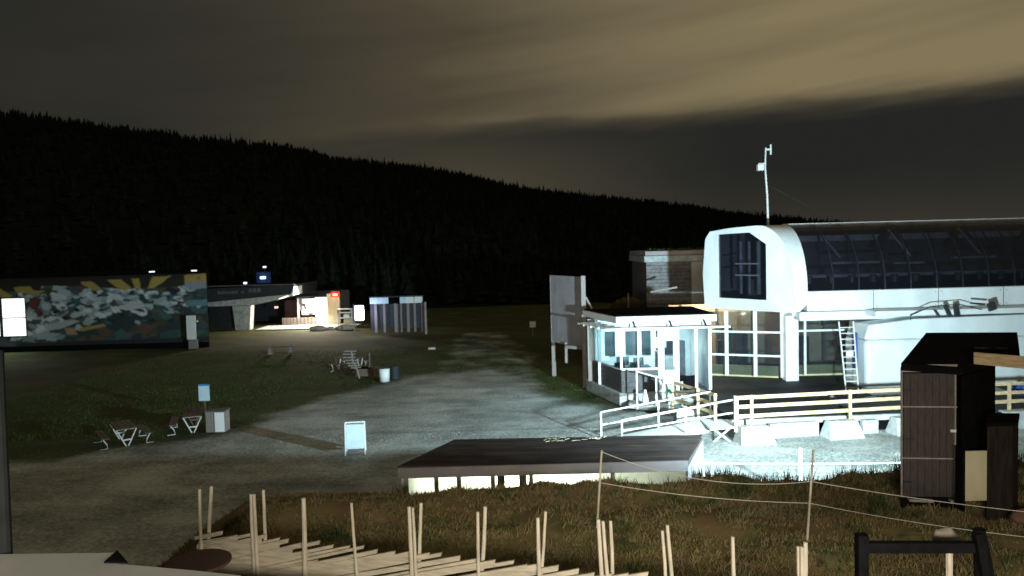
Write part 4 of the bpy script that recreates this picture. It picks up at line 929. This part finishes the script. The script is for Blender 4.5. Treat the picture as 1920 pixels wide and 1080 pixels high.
# ------------------------------------------------------------------ mural building
Mu = thing('mural_building', (-34, 63, 0), 'long low building with a colourful graffiti mural facing the lawn', 'building')
nx, nz = 300, 106
ox, oz = -42.5, .40; wd, hd = 18.45, 5.40
yv = lambda x: 61.0 - (x - ox) * .0
polys = []
def blob(u, v, r, c, n=6, asp=1.6, rot=None):
    a0 = rnd.random() * 6; rot = rnd.uniform(-.6, .6) if rot is None else rot; P_ = []
    for k in range(n):
        a = a0 + 2 * math.pi * k / n; q = r * rnd.uniform(.55, 1.2); x = math.cos(a) * q * asp; y = math.sin(a) * q
        P_.append((u + x * math.cos(rot) - y * math.sin(rot), v + x * math.sin(rot) + y * math.cos(rot)))
    polys.append((P_, c))
PB = [(.46, .56, .60), (.34, .44, .48), (.62, .70, .74), (.22, .30, .34), (.70, .76, .80)]; TE = [(.03, .09, .09), (.05, .13, .13), (.02, .05, .06)]; OL = [(.06, .07, .03), (.10, .09, .04), (.12, .07, .05)]
# u: px 0..390, v: px down from the top 0..138
for i in range(240): blob(rnd.uniform(-20, 395), rnd.uniform(10, 140), rnd.uniform(5, 13), rnd.choice(TE + OL + [(.08, .10, .12)]))
for i in range(190):
    u = rnd.gauss(210, 95); v = rnd.gauss(46 + (u - 215) * -.02, 21)
    blob(u, v, rnd.uniform(3.5, 9), rnd.choice(PB + PB[:2]))
for i in range(80): blob(rnd.uniform(90, 380), rnd.uniform(20, 90), rnd.uniform(2, 4.5), rnd.choice(TE + [(.015, .02, .025)]), 5, 2.4)
for i in range(26): blob(rnd.uniform(50, 130), rnd.uniform(80, 120), rnd.uniform(4, 8), rnd.choice(PB[1:4]), 5, 2.6)
blob(86, 50, 15, (.16, .035, .035), 7, .9, 0); blob(95, 70, 9, (.13, .03, .03), 6, .9, 0)
polys.append(([(100, 92), (150, 82), (165, 86), (130, 100), (104, 103)], (.42, .48, .52)))
polys.append(([(160, 100), (205, 92), (210, 97), (165, 106)], (.42, .30, .07)))
polys.append(([(135, 98), (155, 98), (158, 112), (140, 112)], (.42, .26, .14)))
polys.append(([(225, 62), (262, 50), (275, 62), (250, 68)], (.55, .60, .62))); polys.append(([(268, 45), (282, 60), (262, 66)], (.55, .60, .62)))
polys.append(([(350, 52), (392, 50), (392, 62), (352, 62)], (.10, .28, .33)))
YE = (.50, .34, .06)
polys.append(([(-20, 0), (395, 0), (395, 20), (330, 24), (240, 26), (170, 18), (100, 16), (95, 28), (60, 26), (-20, 22)], (.030, .022, .012)))
for P_ in ([(5, 18), (25, 18), (48, 34), (38, 40), (14, 30)], [(50, 17), (80, 16), (85, 24), (108, 26), (90, 32), (55, 28)], [(168, 10), (188, 10), (205, 24), (192, 28), (172, 16)], [(215, 8), (240, 8), (258, 24), (245, 30), (228, 20)], [(258, 6), (272, 6), (274, 28), (264, 26)], [(295, 4), (328, 3), (312, 16), (296, 26), (286, 26)], [(352, 2), (392, 0), (392, 16), (352, 16)]): polys.append((P_, YE))
polys.append(([(352, 16), (392, 16), (392, 28), (372, 30), (352, 25)], (.30, .32, .40))); blob(376, 9, 3, (.3, .12, .03), 6, 1, 0)
def darker(a, b): return a
polys.append(([(50, 126), (392, 122), (392, 150), (50, 150)], (.02, .026, .03)))
cols = np.zeros((nz, nx, 3), np.float32) + np.array((.03, .05, .05), np.float32)
UU, VV = np.meshgrid((np.arange(nx) + .5) / nx * (wd / 18.45 * 412) - 22, (1 - (np.arange(nz) + .5) / nz) * 132)
for P_, c in polys:
    ins = np.zeros(UU.shape, bool); j = len(P_) - 1
    for i in range(len(P_)):
        (xi, yi), (xj, yj) = P_[i], P_[j]
        if yi != yj: ins ^= ((yi > VV) != (yj > VV)) & (UU < (xj - xi) * (VV - yi) / (yj - yi) + xi)
        j = i
    cols[ins] = c
me = bpy.data.meshes.new('mural'); v = [(ox + wd * i / nx, 60.9, oz + hd * j / nz + (i / nx - .5) * .0) for j in range(nz + 1) for i in range(nx + 1)]
f = [(j * (nx + 1) + i, j * (nx + 1) + i + 1, (j + 1) * (nx + 1) + i + 1, (j + 1) * (nx + 1) + i) for j in range(nz) for i in range(nx)]
base = Vector(Mu.location); me.from_pydata([tuple(Vector(p) - base) for p in v], [], f)
for _ in range(1):
    cols = (cols + np.roll(cols, 1, 0) + np.roll(cols, -1, 0) + np.roll(cols, 1, 1) + np.roll(cols, -1, 1)) / 5
g_ = cols.mean(2, keepdims=True); cols = (g_ + (cols - g_) * .85) * .88 * (.85 + .3 * np.random.RandomState(2).rand(nz, nx, 1))
at = me.attributes.new('paint', 'FLOAT_COLOR', 'FACE'); ca = np.ones((nz * nx, 4), np.float32); ca[:, :3] = cols.reshape(-1, 3); at.data.foreach_set('color', ca.ravel())
m = bpy.data.materials.new('mural_paint'); m.use_nodes = True; nt = m.node_tree; an = nt.nodes.new('ShaderNodeAttribute'); an.attribute_name = 'paint'; nt.links.new(an.outputs['Color'], nt.nodes['Principled BSDF'].inputs['Base Color']); nt.nodes['Principled BSDF'].inputs['Roughness'].default_value = .7
me.materials.append(m); o = bpy.data.objects.new('mural', me); COL.objects.link(o); o.parent = Mu
MB().prism([(-42.5, 60.95, -.1), (-24.05, 60.95, -.1), (-29.0, 73, -.1), (-50, 73, -.1)], (0, 0, 5.9)).build('wall', M_dsteel, Mu)
MB().prism([(-42.6, 60.6, 5.82), (-24.0, 60.6, 5.82), (-29.0, 73, 5.82), (-50, 73, 5.82)], (0, 0, .13)).build('roof_edge', M_black, Mu)
MB().box(-42.5, -24.05, 60.8, 60.94, -.1, .39).build('plinth', M_black, Mu)
wf = MB().box(-42.3, -38.38, 60.86, 60.89, 1.15, 4.28).build('window', M_dsteel, Mu)
for x0, x1 in ((-42.2, -40.5), (-40.2, -38.45)):
    for z0, z1 in ((1.25, 2.64), (2.72, 4.2)): MB().box(x0, x1, 60.82, 60.855, z0, z1).build('pane', M_winlit, wf)
for x in (-28.3, -25.0):
    MB().box(x, x + .35, 60.4, 60.62, 6.0, 6.08).build('roof_lamp', M_dot, Mu)
wp = thing('white_panel_sign', (-25.1, 59.5, 0), 'plain white standing panel in front of the right end of the mural', 'panel')
MB().box(-25.2, -24.5, 59.5, 59.58, .75, 2.60).build('panel', M_poster, wp); MB().box(-24.55, -24.3, 59.5, 59.56, 2.1, 2.2).build('arm', M_poster, wp); MB().box(-25.15, -24.5, 59.6, 59.9, 0, .72).build('foot', M_greypost, wp)
# cars / bikes are not visible; dim hedge line of tables at the wall foot is left dark
# ------------------------------------------------------------------ canopy building
Cn = thing('canopy_building', (-25, 74, 0), 'flat roofed canopy hall with a stout lit pillar and dark sign fascia', 'building')
MB().prism([(-30.5, 74, 2.62), (-21.0, 74, 3.18), (-20.85, 74, 4.20), (-30.5, 74, 3.98)], (0, 9, 0)).build('roof_slab', mat('dark_fascia', (.028, .030, .034), .6), Cn)
MB().prism([(-30.5, 73.9, 2.30), (-26.3, 73.9, 2.32), (-24.6, 73.9, 2.38), (-22.4, 73.9, 2.82), (-22.2, 73.9, 2.95), (-21.1, 73.9, 3.3), (-30.5, 73.9, 2.60)], (0, 8.8, 0)).build('soffit_beam', M_conc, Cn)
MB().box(-30.5, -20.8, 73.85, 74.0, 4.21, 4.27).build('roof_edge', M_fascia, Cn)
MB().prism([(-30.5, 74.01, 4.0), (-20.9, 74.01, 4.22), (-20.9, 82.9, 4.22), (-30.5, 82.9, 4.0)], (0, 0, .015)).build('roof_felt', M_black, Cn)
MB().prism([(-21.2, 73.8, 3.2), (-20.9, 73.8, 3.2), (-20.85, 73.8, 4.0)], (0, 3, 0)).build('edge_panel', M_white, Cn)
MB().hexa([(-26.6, 73.8, -.05), (-25.2, 73.8, -.05), (-25.2, 74.8, -.05), (-26.6, 74.8, -.05), (-26.8, 73.8, 2.3), (-25.0, 73.8, 2.3), (-25.0, 74.8, 2.3), (-26.8, 74.8, 2.3)]).build('pillar', M_conc, Cn, bevel=.05)
MB().box(-29.5, -26.9, 75.0, 75.2, 0, 2.3).build('recessed_wall', M_dsteel, Cn)
for x, w, h in ((-28.2, .22, .3), (-27.9, .14, .26), (-27.7, .2, .3), (-27.4, .12, .3), (-27.2, .24, .22), (-26.9, .3, .26), (-26.5, .2, .26), (-25.2, .3, .38), (-24.8, .3, .38), (-24.4, .32, .38), (-25.9, .25, .16)):
    MB().box(x, x + w, 73.93, 73.97, 3.45 + (x + 28) * .03, 3.45 + (x + 28) * .03 + h).build('sign_letter', M_greyboard, Cn)
MB().box(-30.5, -17.5, 83, 83.3, 0, 3.1).build('rear_wall', M_darkint, Cn)
MB().box(-24.55, -24.05, 75.5, 75.6, 4.78, 5.0).build('blue_lamp', M_blue, Cn); MB().box(-25.0, -23.6, 75.75, 75.8, 4.35, 5.45).build('blue_halo_board', mat('dark_halo_board', (.02, .028, .06), .9), Cn)  # board added behind the blue lamp to show its halo
point('blue_lamp_light', (-24.3, 75.3, 4.9), 14, (.2, .4, 1), .1); MB().box(-26.2, -25.9, 75.5, 75.6, 4.31, 4.5).build('roof_lamp', M_dot, Cn); MB().box(-24.25, -23.95, 75.5, 75.6, 5.85, 6.0).build('roof_lamp', M_dot, Cn)
MB().tube([(-24.15, 75.7, 4.31), (-24.15, 75.7, 6.0)], .04, 5).build('lamp_mast', M_dsteel, Cn)
MB().box(-23.75, -23.4, 77, 77.1, 1.75, 1.95).build('inner_lamp', mat('dim_pink_lamp', (.8, .5, .5), emit=(1, .6, .55), es=.5), Cn)
MB().box(-23.3, -20.5, 79.0, 79.2, 0, 2.4).build('dark_partition', mat('dark_red_wall', (.05, .02, .02), .8), Cn)
Ks = thing('lit_kiosk', (-19.5, 77, 0), 'brightly lit kiosk opening with white door panel beside the canopy hall', 'kiosk')
MB().box(-19.55, -18.45, 76.6, 76.8, .12, 2.75).build('lit_door', M_kiosklit, Ks)
MB().box(-21.0, -19.56, 76.9, 77.1, 1.05, 2.6).build('lit_opening', M_kiosklit, Ks)
for x0, x1, z0, z1 in ((-21.3, -20.9, 1.5, 2.75), (-20.9, -20.6, 1.9, 2.2), (-20.3, -19.9, 1.05, 1.25), (-20.75, -20.5, 1.6, 1.9)):
    MB().box(x0, x1, 76.7, 76.85, z0, z1).build('shelf_item', M_greyboard, Ks)
MB().box(-21.35, -21.2, 76.6, 76.7, .1, 2.7).build('frame_post', M_white, Ks); MB().box(-21.4, -18.4, 76.55, 76.65, 2.75, 2.9).build('lintel', M_dsteel, Ks)
MB().box(-22.8, -19.6, 76.2, 76.4, .1, .8).build('counter_wall', M_greypost, Ks)
for i in range(9): MB().box(-22.7 + i * .35, -22.62 + i * .35, 76.14, 76.19, .1, .86).build('counter_slat', M_oldwood, Ks)
MB().box(-18.4, -17.15, 76.6, 76.9, .1, 3.1).build('side_wall', M_ply, Ks); MB().box(-17.75, -17.3, 76.4, 76.5, 2.88, 3.1).build('red_lamp', M_red, Ks); MB().box(-17.95, -17.1, 76.52, 76.58, 2.75, 3.3).build('red_halo_panel', mat('red_halo_panel', (.5, .04, .03), emit=(1, .06, .03), es=.22), Ks)  # dim glowing panel behind the red lamp, added as its halo
point('red_lamp_light', (-17.5, 76.2, 3.0), 14, (1, .15, .08), .1)
o = MB().box(-24.3, -15.0, 72.6, 76.5, .0, .10).build('kiosk_terrace', M_conc, None, origin=(-20, 74, 0)); tag(o, 'bright lit concrete terrace in front of the kiosk', kind='structure')
o = thing('white_shelf_stand', (-16.4, 74.5, .1), 'white shelf stand at the end of the lit terrace', 'shelf')
for z in (.15, .8, 1.3, 1.65): MB().box(-16.9, -15.5, 74.2, 74.8, z, z + .07).build('shelf', M_poster, o)
for x in (-16.9, -15.55): MB().box(x, x + .06, 74.2, 74.8, .1, 1.7).build('side', M_poster, o)
MB().box(-16.3, -15.7, 74.3, 74.7, .22, .7).build('box', M_ply, o); MB().box(-16.3, -15.8, 74.3, 74.7, .88, 1.15).build('box', M_poster, o)
for i, (x, y, r) in enumerate(((-18.2, 71.6, .42), (-15.6, 71.4, .5), (-17.1, 71.8, .3))):
    o = MB().rock((x, y, r * .4), r, i, (1.8, 1, .7)).build('boulder', M_stone, None, origin=(x, y, 0), smooth=True); tag(o, ('pale boulder left below the lit terrace', 'largest pale boulder below the white shelf stand', 'smaller pale boulder between the two others')[i], 'boulder', 'boulders below the terrace')
# lit pole sign
ps = thing('backlit_pole_sign', (-13.3, 66, 0), 'rounded backlit bluish white sign on a thin pole', 'sign')
MB().box(-13.5, -12.72, 65.9, 66.05, 1.30, 2.58).build('sign_face', M_polesign, ps, bevel=.12); MB().box(-13.62, -13.53, 65.95, 66.04, -.05, 2.7).build('pole', M_greypost, ps)
# gate sheds
Gs = thing('ticket_gate_shed', (-10.5, 67, 0), 'dark gate structure with pale header panels and narrow posts', 'gate')
MB().box(-12.4, -7.75, 67.3, 67.4, .4, 2.55).build('back_screen', mat('dark_blue_screen', (.035, .04, .055), .6), Gs)
for x0, x1 in ((-12.35, -10.75), (-9.75, -9.3), (-9.28, -8.55), (-8.5, -7.8)): MB().box(x0, x1, 66.9, 67.0, 2.62, 3.16).build('header_panel', M_bluewhite if x0 < -9.28 else M_poster, Gs)
for x, w in ((-12.0, .22), (-11.25, .2), (-10.3, .3), (-9.75, .14), (-9.2, .24), (-8.6, .2), (-7.95, .18)): MB().box(x, x + w, 66.95, 67.05, .1, 2.61).build('post', M_greypost, Gs)
MB().box(-12.4, -7.7, 66.8, 67.5, 3.17, 3.25).build('top_plate', M_dsteel, Gs)
o = MB().tube([(-7.45, 65.9, -.05), (-7.45, 65.9, 2.75)], .1, 7).build('timber_pole', mat('pinkish_pole', (.34, .28, .27), .8), None, origin=(-7.45, 65.9, 0)); tag(o, 'pinkish timber pole at the right end of the gate structure', 'pole')
